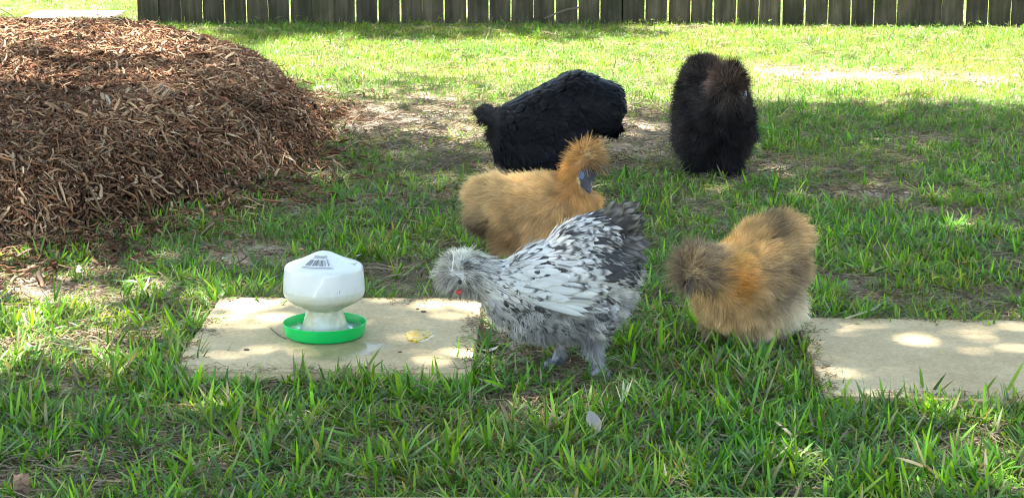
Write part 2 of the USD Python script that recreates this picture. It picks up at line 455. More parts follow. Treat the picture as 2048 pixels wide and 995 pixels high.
bark = mat('tree_bark', {'g': ('geometry', {}), 'mp': ('mapping', {'scale': (12.0, 12.0, 3.0)}), 'n': ('noise_texture', {'scale': 1.5, 'detail': 5.0}),
                         'r': ('rgb_ramp', {'ramp': [(.3, (.07, .055, .04)), (.7, (.22, .18, .14))]}), 'b': ('bump', {'strength': .8, 'distance': .02}), 'p': ('principled_bsdf', {'roughness': .9})},
           [('g.position', 'mp.vector'), ('mp.vector', 'n.vector'), ('n.fac', 'r.fac'), ('r.color', 'p.base_color'), ('n.fac', 'b.height'), ('b.normal', 'p.normal')])
tb = np.array([2.75, 1.6, 0])
trunk_path = spline([tb + [0, 0, -.2], tb + [.03, .05, 1.0], tb + [-.12, .2, 2.6], tb + [-.3, .6, 4.4], tb + [-.8, 1.2, 6.2]], 8)
obj('trunk', tube(trunk_path, np.linspace(.2, .1, len(trunk_path)) + .12 * np.exp(-np.arange(len(trunk_path)) / 3.0), 14), bark, tree, smooth=True, at=tb)
for k, (ex, ey, ez) in enumerate([(-3.6, 5.6, 7.4), (-3.0, 2.0, 7.2), (.6, 6.4, 7.4), (-1.4, 8.0, 7.4), (-4.6, 3.4, 7.2), (.8, 3.6, 7.8), (-2.0, 4.2, 8.2), (-1.2, .9, 7.2)]):
    s0 = trunk_path[22 + k % 6]
    e0 = np.array([ex, ey, ez])
    mid = (s0 + e0) / 2 + [0, 0, .35] + rng.normal(size=3) * .15
    p_ = spline([s0, mid, e0], 8)
    obj('limb', tube(p_, np.linspace(.075, .015, len(p_)), 8), bark, tree, smooth=True, at=tb)
NL = 260000
hit = np.stack([rng.uniform(-3.8, 3.6, NL), rng.uniform(.2, 10.9, NL), np.zeros(NL)], 1)
lz = rng.uniform(6.0, 8.6, NL)
p = hit + SUN * (lz / SUN[2])[:, None]
hit = hit + SUN * (heap_h(hit[:, 0], hit[:, 1]) / SUN[2])[:, None]
u, v = PROJ(hit)
u = np.where(hit[:, 1] < .6, 9999, u); v = np.where(hit[:, 1] < .6, 9999, v)
L = np.maximum(blobs(u, v, SUNNY), .03 + .22 * np.clip((meshkit.fbm(hit * 5.0, 3, seed=9) - .60) * 9, 0, 1) * ~on_stone(hit[:, 0], hit[:, 1], stone_wide))
nf = meshkit.fbm(hit * [2.2, 1.1, 1] + 31, 3, seed=41) - .5
vv_ = v + nf * 60
far_r = np.clip((212 - vv_) / 22, 0, 1) * .97
far_m = np.where(vv_ < 152, .96, np.interp(vv_, [152, 200, 275, 310], [.8, .55, .4, .05])) * np.clip((v - 72 - nf * 50) / 12, 0, 1)
edge_r = np.clip((u - 1230) / 160, 0, 1)
on_lawn = np.clip((u - (430 + np.clip(v - 60, 0, 140) * 1.1)) / 40, 0, 1) * (v < 330) * (v > 40)
L = np.maximum(L, on_lawn * (far_m * (1 - edge_r) + far_r * edge_r))
L = np.where((v < 41) | ((v < 62) & (u > 1250)), np.maximum(L, .93), L)
L = L * (1 - blobs(u, v, [(715, 672, 130, 26, .985), (1100, 560, 90, 40, .3)]))
L = np.maximum(L, .02)
L = np.where((u < -100) | (u > 2200), np.maximum(L, .30), L)
keep = rng.random(NL) < np.clip(-np.log(L) / 4.2, 0, 1)
p = p[keep]
n_ = len(p)
ln, wd = rng.uniform(.075, .12, n_), rng.uniform(.045, .07, n_)
d1 = rng.normal(size=(n_, 3)) * [1, 1, .5]; d1 /= np.linalg.norm(d1, axis=1, keepdims=True)
up_ = rng.normal(size=(n_, 3)) * .55 + [0, 0, 1]
d2 = np.cross(up_, d1); d2 /= np.linalg.norm(d2, axis=1, keepdims=True)
lv = np.stack([p, p + d1 * (ln * .45)[:, None] + d2 * (wd / 2)[:, None], p + d1 * ln[:, None], p + d1 * (ln * .45)[:, None] - d2 * (wd / 2)[:, None]], 1)
q = np.arange(n_) * 4
lf = np.concatenate([np.stack([q, q + 1, q + 2], 1), np.stack([q, q + 2, q + 3], 1)])
lc = np.repeat((np.array([.06, .13, .03]) * rng.uniform(.7, 1.3, (n_, 1))), 4, 0)
cr = obj('crown', trimesh.Trimesh(lv.reshape(-1, 3), lf, process=False), leaf_mat, tree, col=lc, at=tb)
tag(cr, kind='stuff')

# ---------------------------------------------------------------- mulch pile
rng = np.random.default_rng(21)
CHIP_COLS = np.array([(.20, .105, .065), (.27, .155, .095), (.34, .225, .145), (.40, .29, .20), (.15, .085, .06), (.23, .175, .135), (.10, .062, .045), (.26, .13, .085), (.44, .35, .26)]) * [.92, .85, .79]
CHIP_P = np.array([.17, .17, .15, .10, .13, .11, .08, .05, .04])


def sliver(g, L_, W_, bend, col, thick=.002):
    """one splinter of bark along x: an uneven, slightly curled strip with thickness"""
    k = 5
    t = np.linspace(-.5, .5, k)
    w = W_ * (np.array([.55, .9, 1, .85, .5]) * g.uniform(.5, 1.25, k)) / 2
    zc = bend * (.25 - t ** 2) * 4 * L_ + g.normal(size=k) * .0012
    yc = g.normal(size=k) * W_ * .18
    roll = g.uniform(-.5, .5) * 1.2
    v = []
    for i in range(k):
        for s, dz in ((-1, 0), (0, thick), (1, 0)):
            v.append([t[i] * L_, yc[i] + s * w[i] * math.cos(roll), zc[i] + dz + s * w[i] * math.sin(roll)])
    f = []
    for i in range(k - 1):
        for s in (0, 1):
            a_ = i * 3 + s
            f += [[a_, a_ + 3, a_ + 4], [a_, a_ + 4, a_ + 1]]
        a_ = i * 3
        f += [[a_ + 2, a_ + 5, a_ + 3], [a_ + 2, a_ + 3, a_]]
    return np.array(v), np.array(f), np.repeat(col[None] * g.uniform(.85, 1.15, (15, 1)), 1, 0)


def chip_cluster(g, n, spread, lo, hi, wlo, whi, lift=.012, cols=CHIP_COLS, pr=CHIP_P, tilt=.5):
    V, F, C, o = [], [], [], 0
    for _ in range(n):
        L_ = lo * (hi / lo) ** g.random()
        v, f, c = sliver(g, L_, g.uniform(wlo, whi) * min(1, L_ / .03 + .3), g.normal() * .045, cols[g.choice(len(cols), p=pr)])
        a_, b_ = g.uniform(0, 2 * np.pi), g.normal() * tilt
        R1 = np.array([[math.cos(b_), 0, -math.sin(b_)], [0, 1, 0], [math.sin(b_), 0, math.cos(b_)]])
        R2 = np.array([[math.cos(a_), -math.sin(a_), 0], [math.sin(a_), math.cos(a_), 0], [0, 0, 1]])
        v = v @ (R2 @ R1).T + np.r_[g.normal(size=2) * spread, g.uniform(0, lift)]
        V.append(v); F.append(f + o); C.append(c); o += len(v)
    return np.vstack(V), np.vstack(F), np.vstack(C)


heap_loc = np.array([HEAP['xc'], HEAP['yc'], 0.0])
pile = empty('mulch_pile', heap_loc)
tag(pile, 'long heap of reddish brown shredded bark mulch at the left of the lawn', 'mulch pile')
hx, hy = np.meshgrid(np.linspace(-4.3, -.35, 100), np.linspace(4.2, 9.6, 130))
hz = heap_h(hx, hy)
nx, ny = 100, 130
k = (np.arange(ny - 1)[:, None] * nx + np.arange(nx - 1)[None]).ravel()
hv = np.stack([hx.ravel(), hy.ravel(), hz.ravel() + np.where(hz.ravel() > 0.004, .012 * (meshkit.noise(np.stack([hx.ravel(), hy.ravel(), hz.ravel()], 1) * 22) - .5), -.05)], 1)
mulch_base = mat('mulch_base', {'g': ('geometry', {}), 'n': ('noise_texture', {'scale': 55.0, 'detail': 5.0, 'roughness': .7, 'distortion': 1.0}),
                                'r': ('rgb_ramp', {'ramp': [(.3, (.03, .018, .012)), (.55, (.13, .075, .05)), (.75, (.26, .17, .11))]}), 'b': ('bump', {'strength': 1.0, 'distance': .02}), 'p': ('principled_bsdf', {'roughness': .95})},
                 [('g.position', 'n.vector'), ('n.fac', 'r.fac'), ('r.color', 'p.base_color'), ('n.fac', 'b.height'), ('b.normal', 'p.normal')])
obj('heap', (hv - heap_loc, np.stack([k, k + 1, k + nx + 1, k + nx], 1)), mulch_base, pile, smooth=True)


def heap_normal(x, y, e=.03):
    n = np.stack([-(heap_h(x + e, y) - heap_h(x - e, y)) / (2 * e), -(heap_h(x, y + e) - heap_h(x, y - e)) / (2 * e), np.ones_like(x)], -1)
    return n / np.linalg.norm(n, axis=-1, keepdims=True)


protos = [chip_cluster(rng, 24, .045, .008, .05, .0014, .0055, lift=.022, tilt=.38) if k_ % 2 else chip_cluster(rng, 12, .045, .015, .065, .005, .015, lift=.024, tilt=.3) for k_ in range(16)]
N = 34000
px_, py_ = rng.uniform(-4.2, -.35, N), rng.uniform(4.3, 9.4, N)
hh = heap_h(px_, py_)
near_edge = (hh < .01)
skirt = np.exp(-np.maximum(((px_ - HEAP['xc']) / HEAP['a']) ** 2 + ((py_ - HEAP['yc']) / HEAP['b']) ** 2 - 1, 0) / np.where(py_ > 5.9, .05, .13))
su_, sv_ = PROJ(np.stack([px_, py_, hh], 1))
ok = np.where(near_edge, rng.random(N) < .55 * skirt, True) & (su_ > -700)
px_, py_, hh = px_[ok], py_[ok], hh[ok]
pos = np.stack([px_, py_, np.where(hh > .01, hh - .004, np.maximum(ground_z(px_, py_), 0) + .001)], 1)
nn = heap_normal(px_, py_)
quat = qmul(qup(nn), qaxis(np.tile([0, 0, 1.0], (len(pos), 1)), rng.uniform(0, 6.28, len(pos))))
ch = instancer('shredded_bark', protos, chip_mat, rng.integers(0, 16, len(pos)), pos - heap_loc, quat, rng.uniform(.75, 1.35, len(pos)), pile)
tag(ch, kind='stuff')
# the pieces one can pick out
cnt = 0
while cnt < 250:
    uu, vv = rng.uniform(0, 660), rng.uniform(45, 420)
    lo, hi = None, None
    for yy in np.linspace(4.4, 8.8, 90):
        q_ = PL(uu, vv, yy)
        if q_[2] <= heap_h(np.array([q_[0]]), np.array([yy]))[0]:
            lo = q_
            break
    if lo is None or lo[2] < .01:
        continue
    n1 = heap_normal(lo[:1], lo[1:2])
    big = rng.random() < .16
    L_ = rng.uniform(.05, .10) if not big else rng.uniform(.09, .17)
    vtx, fc, cc = sliver(rng, L_, rng.uniform(.005, .014), rng.normal() * .06, CHIP_COLS[rng.choice(9, p=[.08, .15, .22, .2, .05, .12, .03, .05, .10])] * 1.05, .004)
    qa = qmul(qmul(qup(n1), qaxis(np.array([[0, 0, 1.0]]), rng.uniform(0, 6.28, 1))), qaxis(np.array([[0, 1.0, 0]]), rng.normal(size=1) * .28))[0]
    Rm = trimesh.transformations.quaternion_matrix(qa)[:3, :3]
    obj('wood_chip', trimesh.Trimesh(vtx @ Rm.T + lo + n1[0] * .016 - heap_loc, fc, process=False), chip_mat, pile, smooth=True, col=cc)
    cnt += 1

# ---------------------------------------------------------------- grass
rng = np.random.default_rng(31)
GREENS = np.array([(.046, .13, .012), (.066, .18, .016), (.11, .24, .02), (.08, .155, .05), (.155, .26, .03), (.058, .145, .02)])
DRY = np.array([(.36, .28, .17), (.28, .20, .12), (.44, .36, .24), (.20, .14, .09), (.33, .27, .2)]) * .62


def blade(g, L_, W_, lean, curl, az, base, col, tipcol, k=5, fold=.25):
    t = np.linspace(0, 1, k)
    ang = lean + curl * t
    dx = np.concatenate([[0], np.cumsum(np.sin((ang[1:] + ang[:-1]) / 2) * L_ / (k - 1))])
    dz = np.concatenate([[0], np.cumsum(np.cos((ang[1:] + ang[:-1]) / 2) * L_ / (k - 1))])
    w = W_ * np.minimum(.55 + 1.6 * t, 1.0) * (1 - t ** 5) / 2 + .0001
    ca, sa = math.cos(az), math.sin(az)
    tw = g.normal() * .35 * t
    v = []
    for i in range(k):
        sx, sy = -sa * math.cos(tw[i]), ca * math.cos(tw[i])
        sz = math.sin(tw[i])
        c_ = np.array([ca * dx[i], sa * dx[i], dz[i]]) + base
        s_ = np.array([sx, sy, sz]) * w[i]
        v += [c_ - s_, c_ + s_]
    f = []
    for i in range(k - 1):
        a_ = 2 * i
        f += [[a_, a_ + 1, a_ + 3], [a_, a_ + 3, a_ + 2]]
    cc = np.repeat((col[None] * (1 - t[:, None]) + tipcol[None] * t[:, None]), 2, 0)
    return np.array(v), np.array(f), cc


def tuft(g, n, spread, lo, hi, wlo, whi, lean, curl, dry=.06, k=5, yellow=0.0, lean0=.08):
    V, F, C, o = [], [], [], 0
    shoots = g.normal(size=(max(2, n // 4), 2)) * spread
    for i in range(n):
        L_ = g.uniform(lo, hi)
        b_ = np.r_[shoots[i % len(shoots)] + g.normal(size=2) * .003, -.004]
        if g.random() < dry:
            c = DRY[g.integers(5)]; tc = c * 1.05
        else:
            c = GREENS[g.integers(6)] * g.uniform(.8, 1.2); c = c * (1 - yellow) + np.array([.17, .24, .03]) * yellow
            tc = c * np.array([1.15, 1.08, 1.0])
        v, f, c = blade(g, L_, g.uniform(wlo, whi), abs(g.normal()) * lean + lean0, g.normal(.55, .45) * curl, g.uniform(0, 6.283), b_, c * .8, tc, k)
        V.append(v); F.append(f + o); C.append(c); o += len(v)
    return np.vstack(V), np.vstack(F), np.vstack(C)


P_BROAD = [tuft(rng, 14, .024, .025, .078, .0034, .0068, .5, .9, .14, 5, 0, .42) for _ in range(8)]
P_FINE = [tuft(rng, 28, .034, .016, .046, .0013, .0027, 1.0, 1.1, .2, 4) for _ in range(8)]
P_SHORT = [tuft(rng, 20, .038, .010, .03, .0018, .0038, 1.0, 1.0, .16, 4, .4) for _ in range(6)]
P_CROWN = [tuft(rng, 12, .004, .05, .095, .0042, .0074, .45, .7, .06, 6, 0, .4) for _ in range(5)]
protos = P_BROAD + P_FINE + P_SHORT + P_CROWN

BARE = [(790, 240, 240, 60, 1.0), (1060, 340, 180, 22, .8), (640, 240, 90, 50, 1.0), (860, 290, 130, 28, .85), (1290, 275, 85, 65, .98), (1180, 300, 120, 40, .7), (1250, 215, 60, 28, .6), (1700, 152, 230, 15, .85), (1560, 138, 70, 9, .7), (1540, 335, 130, 26, .75),
        (1750, 387, 260, 13, .9), (1980, 160, 80, 10, .6), (500, 515, 125, 30, 1.0), (60, 575, 140, 40, .9), (590, 400, 60, 50, .65), (1015, 690, 80, 58, 1.0), (1150, 738, 85, 30, .95), (1150, 785, 80, 25, .75), (100, 770, 90, 25, .6),
        (860, 975, 150, 16, .6), (1350, 985, 80, 15, .6), (1930, 900, 140, 30, .6), (480, 765, 70, 16, .5), (1980, 440, 70, 20, .7), (1640, 345, 60, 20, .55), (230, 690, 120, 40, .35), (640, 330, 80, 40, .6), (900, 230, 100, 60, .5),
        (1425, 340, 100, 26, .95), (1060, 350, 110, 20, .5), (420, 880, 50, 14, .5), (1690, 915, 90, 14, .5), (720, 910, 70, 14, .4), (250, 950, 60, 12, .4), (1480, 860, 60, 12, .35)]
THIN = [(850, 390, 150, 50, .6), (1100, 60, 900, 14, .1), (300, 590, 180, 40, .45), (1400, 400, 80, 50, .5)]


def scatter(y0, y1, per_m2, g):
    """points over the part of the lawn the camera sees, row band y0..y1"""
    half = lambda y: .27 * (y + .3) + .12
    n = int((y1 - y0) * 2 * half(y1) * per_m2)
    y = g.uniform(y0, y1, n); x = g.uniform(-half(y1), half(y1), n)
    ok = np.abs(x) < half(y)
    return x[ok], y[ok]


xs, ys, ids, scs = [], [], [], []
for y0, y1, dens in ((2.7, 3.3, 2500), (3.3, 4.2, 2250), (4.2, 5.5, 2700), (5.5, 7.5, 2500), (7.5, 10.2, 2000), (10.2, 13.5, 1000)):
    x, y = scatter(y0, y1, dens, rng)
    pz = np.stack([x, y, np.zeros_like(x)], 1)
    u, v = PROJ(pz)
    nz = meshkit.fbm(pz * 5.0, 3, seed=17)
    nb = meshkit.fbm(pz * 2.1 + 5, 3, seed=18)
    bare = np.maximum(blobs(u, v, BARE) * (.8 + .5 * nz), np.clip((nz - .545) * 4.5, 0, .9) * np.where(v > 700, .75, 1) * (v > 230))
    thin = blobs(u, v, THIN)
    dn = np.clip(1 - bare, 0.02, 1) * (1 - .5 * thin)
    hp = heap_h(x, y)
    dn = dn * np.where(hp > .025, .0, 1)
    dn = np.where(hp > .002, dn * .4, dn)
    ok = (rng.random(len(x)) < dn) & ~on_stone(x, y)
    if y0 > 9:
        s_ = (x - f0[0]) * fdir[1] - (y - f0[1]) * fdir[0]
        ok &= (np.abs(s_ + .01) > .02) | (x < f0[0])
    x, y, nb, nz, v, thin, bare = [q_[ok] for q_ in (x, y, nb, nz, v, thin, bare)]
    r = rng.random(len(x))
    lush = np.clip((nb - .40) * 3.4, .10, .75) * np.clip((v - 60) / 330, .3, 1) + .22 * np.clip((v - 650) / 120, 0, 1)
    lush = np.where(thin + bare > .3, lush * .25, lush) * np.interp(v, [120, 260, 420, 640], [.5, .95, .9, 1.0])
    i = np.where(r < lush, rng.integers(0, 8, len(x)), np.where(r < lush + .06 * (y < 6), rng.integers(22, 27, len(x)), np.where((rng.random(len(x)) < .35 + thin * .6) | (bare > .5), rng.integers(16, 22, len(x)), rng.integers(8, 16, len(x)))))
    xs.append(x); ys.append(y); ids.append(i)
    scs.append(rng.uniform(.6, 1.15, len(x)) * np.interp(v, [0, 250, 420, 600, 720], [.75, .75, .70, .76, .94]))
x, y, ids, scs = map(np.concatenate, (xs, ys, ids, scs))
# fringe hanging over the stones' edges
ex, ey = [], []
for k_, poly in STONES[:3]:
    for i in range(4):
        a_, b_ = poly[i], poly[(i + 1) % 4]
        L_ = np.linalg.norm(b_ - a_)
        dens = 46 if (i == 0 and k_ != 'front') else 30
        if k_ == 'left' and i == 1:
            dens = 5
        m_ = int(L_ * dens)
        t = rng.random(m_)[:, None]
        nrm = np.array([(b_ - a_)[1], -(b_ - a_)[0]]) / L_
        q_ = a_ + (b_ - a_) * t + nrm * rng.uniform(.004, .03, (m_, 1))
        ex.append(q_[:, 0]); ey.append(q_[:, 1])
ex, ey = np.concatenate(ex), np.concatenate(ey)
x = np.concatenate([x, ex]); y = np.concatenate([y, ey])
ids = np.concatenate([ids, np.where(rng.random(len(ex)) < .6, rng.integers(0, 8, len(ex)), rng.integers(22, 27, len(ex)))])
scs = np.concatenate([scs, rng.uniform(.45, .85, len(ex))])
pos = np.stack([x, y, ground_z(x, y) + np.minimum(heap_h(x, y), .05)], 1)
qz = qmul(qaxis(np.stack([rng.normal(size=len(x)), rng.normal(size=len(x)), np.zeros(len(x))], 1), np.abs(rng.normal(size=len(x))) * .30), qaxis(np.tile([0, 0, 1.0], (len(x), 1)), rng.uniform(0, 6.283, len(x))))
_ug, _vg = PROJ(np.stack([X.ravel(), Y.ravel(), X.ravel() * 0], 1))
_th = np.where(Y.ravel() > 2, 1 - np.clip(np.maximum(blobs(_ug, _vg, BARE), .6 * blobs(_ug, _vg, THIN)) * 1.35, 0, 1), .8)
_th = _th * (.5 + .7 * meshkit.fbm(np.stack([X.ravel(), Y.ravel(), X.ravel() * 0], 1) * 4, 3, seed=71))
UsdGeom.PrimvarsAPI(ground).CreatePrimvar('thatch', T.FloatArray, 'vertex').Set(Vt.FloatArray.FromNumpy(np.clip(_th, 0, 1).astype(np.float32)))
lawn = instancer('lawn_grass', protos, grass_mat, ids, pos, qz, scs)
tag(lawn, 'patchy green lawn grass of broad and fine blades over the whole yard', 'grass', kind='stuff')
print('grass tufts', len(x))

# dead grass and litter between the blades
protos = [chip_cluster(rng, 16, .04, .02, .075, .0012, .0035, lift=.008, cols=DRY, pr=np.full(5, .2), tilt=.22) for _ in range(8)]
protos += [chip_cluster(rng, 14, .045, .012, .045, .002, .007, lift=.006, tilt=.2) for _ in range(4)]
xs, ys, ids = [], [], []
for y0, y1, dens in ((2.7, 4.4, 850), (4.4, 7.5, 520), (7.5, 10.3, 120)):
    x, y = scatter(y0, y1, dens, rng)
    u, v = PROJ(np.stack([x, y, np.zeros_like(x)], 1))
    bare = np.maximum(blobs(u, v, BARE), blobs(u, v, THIN))
    ok = (rng.random(len(x)) < .45 + .25 * bare - .35 * (bare > .7)) & ~on_stone(x, y, stone_wide) & (heap_h(x, y) < .01)
    x, y, u, v = x[ok], y[ok], u[ok], v[ok]
    near = np.exp(-np.maximum(((x - HEAP['xc']) / HEAP['a']) ** 2 + ((y - HEAP['yc']) / HEAP['b']) ** 2 - 1, 0) / np.where(y > 5.9, .15, .5))
    xs.append(x); ys.append(y)
    ids.append(np.where(rng.random(len(x)) < .12 + .75 * near, rng.integers(8, 12, len(x)), rng.integers(0, 8, len(x))))
x, y, ids = map(np.concatenate, (xs, ys, ids))
pos = np.stack([x, y, ground_z(x, y) + .002], 1)
nl_ = len(x)
for k_, poly in STONES[:2]:
    for i in range(4):
        a_, b_ = poly[i], poly[(i + 1) % 4]
        L_ = np.linalg.norm(b_ - a_)
        m_ = int(L_ * 42)
        nrm = np.array([-(b_ - a_)[1], (b_ - a_)[0]]) / L_
        q_ = a_ + (b_ - a_) * rng.random(m_)[:, None] + nrm * (np.abs(rng.normal(size=(m_, 1))) * .016 - .006)
        x = np.concatenate([x, q_[:, 0]]); y = np.concatenate([y, q_[:, 1]]); ids = np.concatenate([ids, rng.integers(0, 12, m_)])
pos = np.vstack([pos, np.stack([x[nl_:], y[nl_:], np.full(len(x) - nl_, ZP + .0005)], 1)])
lit = instancer('dry_straw', protos, straw_mat, ids, pos, qaxis(np.tile([0, 0, 1.0], (len(x), 1)), rng.uniform(0, 6.283, len(x))), rng.uniform(.7, 1.3, len(x)) * np.where(np.arange(len(x)) < nl_, 1, .32))
tag(lit, 'dead straw and bark shreds lying between the grass blades', 'straw', kind='stuff')

# ---------------------------------------------------------------- drinker
def frosted(name, col, tr):
    return mat(name, {'p': ('principled_bsdf', {'base_color': col, 'roughness': .32, 'specular_ior_level': .5, 'normal': (0, 0, 0)}), 't': ('translucent_bsdf', {'color': col}), 'x': ('mix_closure', {'fac': tr})},
               [('p.BSDF', 'x.closure1'), ('t.BSDF', 'x.closure2')], surface='x.closure')


white_pl = mat('white_plastic', {
    'g': ('geometry', {}), 'sx': ('separate_xyz', {}), 'h': ('map_range', {'from_min': ZP + .05, 'from_max': ZP + .115, 'to_min': 1.0, 'to_max': 0.0, 'clamp': True}),
    'n': ('noise_texture', {'scale': 38.0, 'detail': 5.0, 'roughness': .65}), 'rn': ('rgb_ramp', {'ramp': [(.40, (0, 0, 0)), (.62, (1, 1, 1))]}), 'mm': ('math', {'math_type': 'multiply'}),
    'wl': ('map_range', {'from_min': ZP + .096, 'from_max': ZP + .0985, 'clamp': True}), 'wc': ('mix_color', {'a': (.58, .60, .555), 'b': (.68, .70, .71)}),
    'c': ('mix_color', {'b': (.46, .45, .30)}),
    'n2': ('noise_texture', {'scale': 95.0, 'detail': 2.0}), 'r2': ('rgb_ramp', {'ramp': [(0, (1, 1, 1)), (.735, (1, 1, 1)), (.765, (.45, .42, .36))]}), 'c2': ('mix_color', {'blend_type': 'multiply', 'fac': 1.0}),
    'p': ('principled_bsdf', {'roughness': .3, 'specular_ior_level': .5}), 't': ('translucent_bsdf', {}), 'x': ('mix_closure', {'fac': .1})},
    [('g.position', 'sx.vector'), ('sx.z', 'h.value'), ('sx.z', 'wl.value'), ('wl.result', 'wc.fac'), ('wc.result', 'c.a'), ('g.position', 'n.vector'), ('n.fac', 'rn.fac'), ('rn.color', 'mm.value1'), ('h.result', 'mm.value2'), ('mm.value', 'c.fac'),
     ('g.position', 'n2.vector'), ('n2.fac', 'r2.fac'), ('c.result', 'c2.a'), ('r2.color', 'c2.b'), ('c2.result', 'p.base_color'), ('c2.result', 't.color'), ('p.BSDF', 'x.closure1'), ('t.BSDF', 'x.closure2')], surface='x.closure')
green_pl = frosted('green_plastic', (.006, .60, .135), .25)
green_pl2 = frosted('green_plastic_inside', (.004, .50, .12), .2)
water_m = plain('water', (.55, .72, .70), .03, transmission_weight=.75, ior=1.33)
D0 = G(650, 669.5, ZP)
drinker = empty('poultry_drinker', D0)
tag(drinker, 'white plastic poultry drinker on a green tray standing on the cream paver', 'drinker')
outer = spline([(.0478, .006), (.0462, .016), (.0425, .03), (.0385, .044), (.0368, .0535), (.0385, .0565), (.052, .0645), (.067, .0715), (.0772, .080), (.0812, .0895), (.0815, .0985), (.0805, .118), (.0788, .136)], 6)
top = spline([(.0788, .136), (.0775, .1415), (.073, .1455), (.06, .1505), (.045, .1565), (.03, .1635), (.016, .170), (.006, .1725), (.0005, .173)], 5)
res = lathe(np.vstack([[(.0455, .006)], outer, top[1:]]), 96)
r_ = obj('reservoir', res, white_pl, drinker, smooth=40)
nb = trimesh.creation.icosphere(2, 1.0); nb.apply_scale((.010, .006, .004)); nb.apply_translation((.058, -.012, .1515))
obj('moulded_lug', nb, white_pl, r_, smooth=True)
# bar code sticker on the cone, facing the camera
cone_r, cone_z = top[:, 0], top[:, 1]


def cone_patch(a0, a1, r0, r1, lift, n=10, m=6):
    aa, rr = np.meshgrid(np.linspace(a0, a1, n), np.linspace(r0, r1, m))
    zz = np.interp(rr, cone_r[::-1], cone_z[::-1]) + lift
    v = np.stack([rr * np.sin(aa), -rr * np.cos(aa), zz], -1).reshape(-1, 3)
    k = (np.arange(m - 1)[:, None] * n + np.arange(n - 1)[None]).ravel()
    q = np.stack([k, k + 1, k + n + 1, k + n], 1)
    return trimesh.Trimesh(v, np.vstack([q[:, [0, 2, 1]], q[:, [0, 3, 2]]]), process=False)


lab = obj('sticker', cone_patch(-.72, .42, .022, .0635, .0009), plain('sticker_paper', (.56, .57, .58), .45), r_, smooth=True)
bars, g = [], np.random.default_rng(3)
aa = -.64
while aa < .33:
    w_ = g.choice([.012, .02, .03, .045])
    if g.random() < .9:
        bars.append(cone_patch(aa, aa + w_, .0335 + .004 * g.random(), .056 - .003 * g.random(), .0014, 3, 5))
    aa += w_ + g.choice([.012, .018, .026])
for r0, r1 in ((.0245, .0265), (.0595, .0610)):
    bars.append(cone_patch(-.66, .36, r0, r1, .0014, 12, 2))
for k in range(12):
    bars.append(cone_patch(-.6 + k * .076, -.6 + k * .076 + .035, .0285, .0310, .0014, 2, 2))
obj('bar_code', trimesh.util.concatenate(bars), plain('black_print', (.13, .13, .14), .5), r_, smooth=False)
tray = lathe([(.0005, 0), (.072, 0), (.0765, .0015), (.0795, .006), (.0835, .0265), (.0845, .0275), (.0838, .0285), (.0822, .0282), (.0812, .027), (.0785, .0155), (.0765, .0145), (.0745, .006), (.072, .004), (.0005, .004)], 96)
t_ = obj('tray', tray, green_pl, drinker, smooth=35)
for k in range(3):
    a_ = .6 + k * 2.1
    lug = trimesh.creation.box((.012, .01, .01)); lug.apply_translation((.047 * math.cos(a_), .047 * math.sin(a_), .008))
    obj('locking_tab', lug, green_pl2, t_)
wring = lathe([(.0735, .0055), (.0752, .0135), (.060, .0128), (.0475, .0135), (.0468, .0055)], 72)
wv = np.array(wring.vertices); wv[:, 2] += .0007 * np.sin(wv[:, 0] * 300) * (wv[:, 2] > .01)
obj('water', trimesh.Trimesh(wv, wring.faces, process=False), water_m, drinker, smooth=True)
inl = lathe([(.0716, .0052), (.062, .0065), (.052, .0052)], 64)
obj('ring_ridge', inl, green_pl2, t_, smooth=True)
bug = trimesh.creation.icosphere(1, 1.0); bug.apply_scale((.0045, .003, .0026)); bug.apply_translation((-.018, -.052, .0165))
obj('seed_husk', bug, plain('dark_husk', (.03, .05, .015)), drinker, smooth=True)

# ---------------------------------------------------------------- hens
import manifold3d as m3


def chain_body(Y0, chains, edge, passes=18):
    """one continuous skin: each chain is a row of (u, v, dy, r) joints, r in photo pixels at the bird's distance"""
    man = None
    for ch in chains:
        pts = []
        for (u, v, dy, r) in ch:
            c = PL(u, v, Y0 + dy)
            pts.append((c, r / PPM(c)))
        for (a_, ra), (b_, rb) in zip(pts[:-1], pts[1:]):
            sa = m3.Manifold.sphere(ra, 20).translate(tuple(a_))
            sb = m3.Manifold.sphere(rb, 20).translate(tuple(b_))
            hl = m3.Manifold.batch_hull([sa, sb])
            man = hl if man is None else man + hl
    man = man.refine_to_length(edge)
    mm = man.to_mesh()
    t = trimesh.Trimesh(np.array(mm.vert_properties[:, :3]), np.array(mm.tri_verts), process=True)
    trimesh.smoothing.filter_taubin(t, lamb=.5, nu=-.5, iterations=passes)
    return t


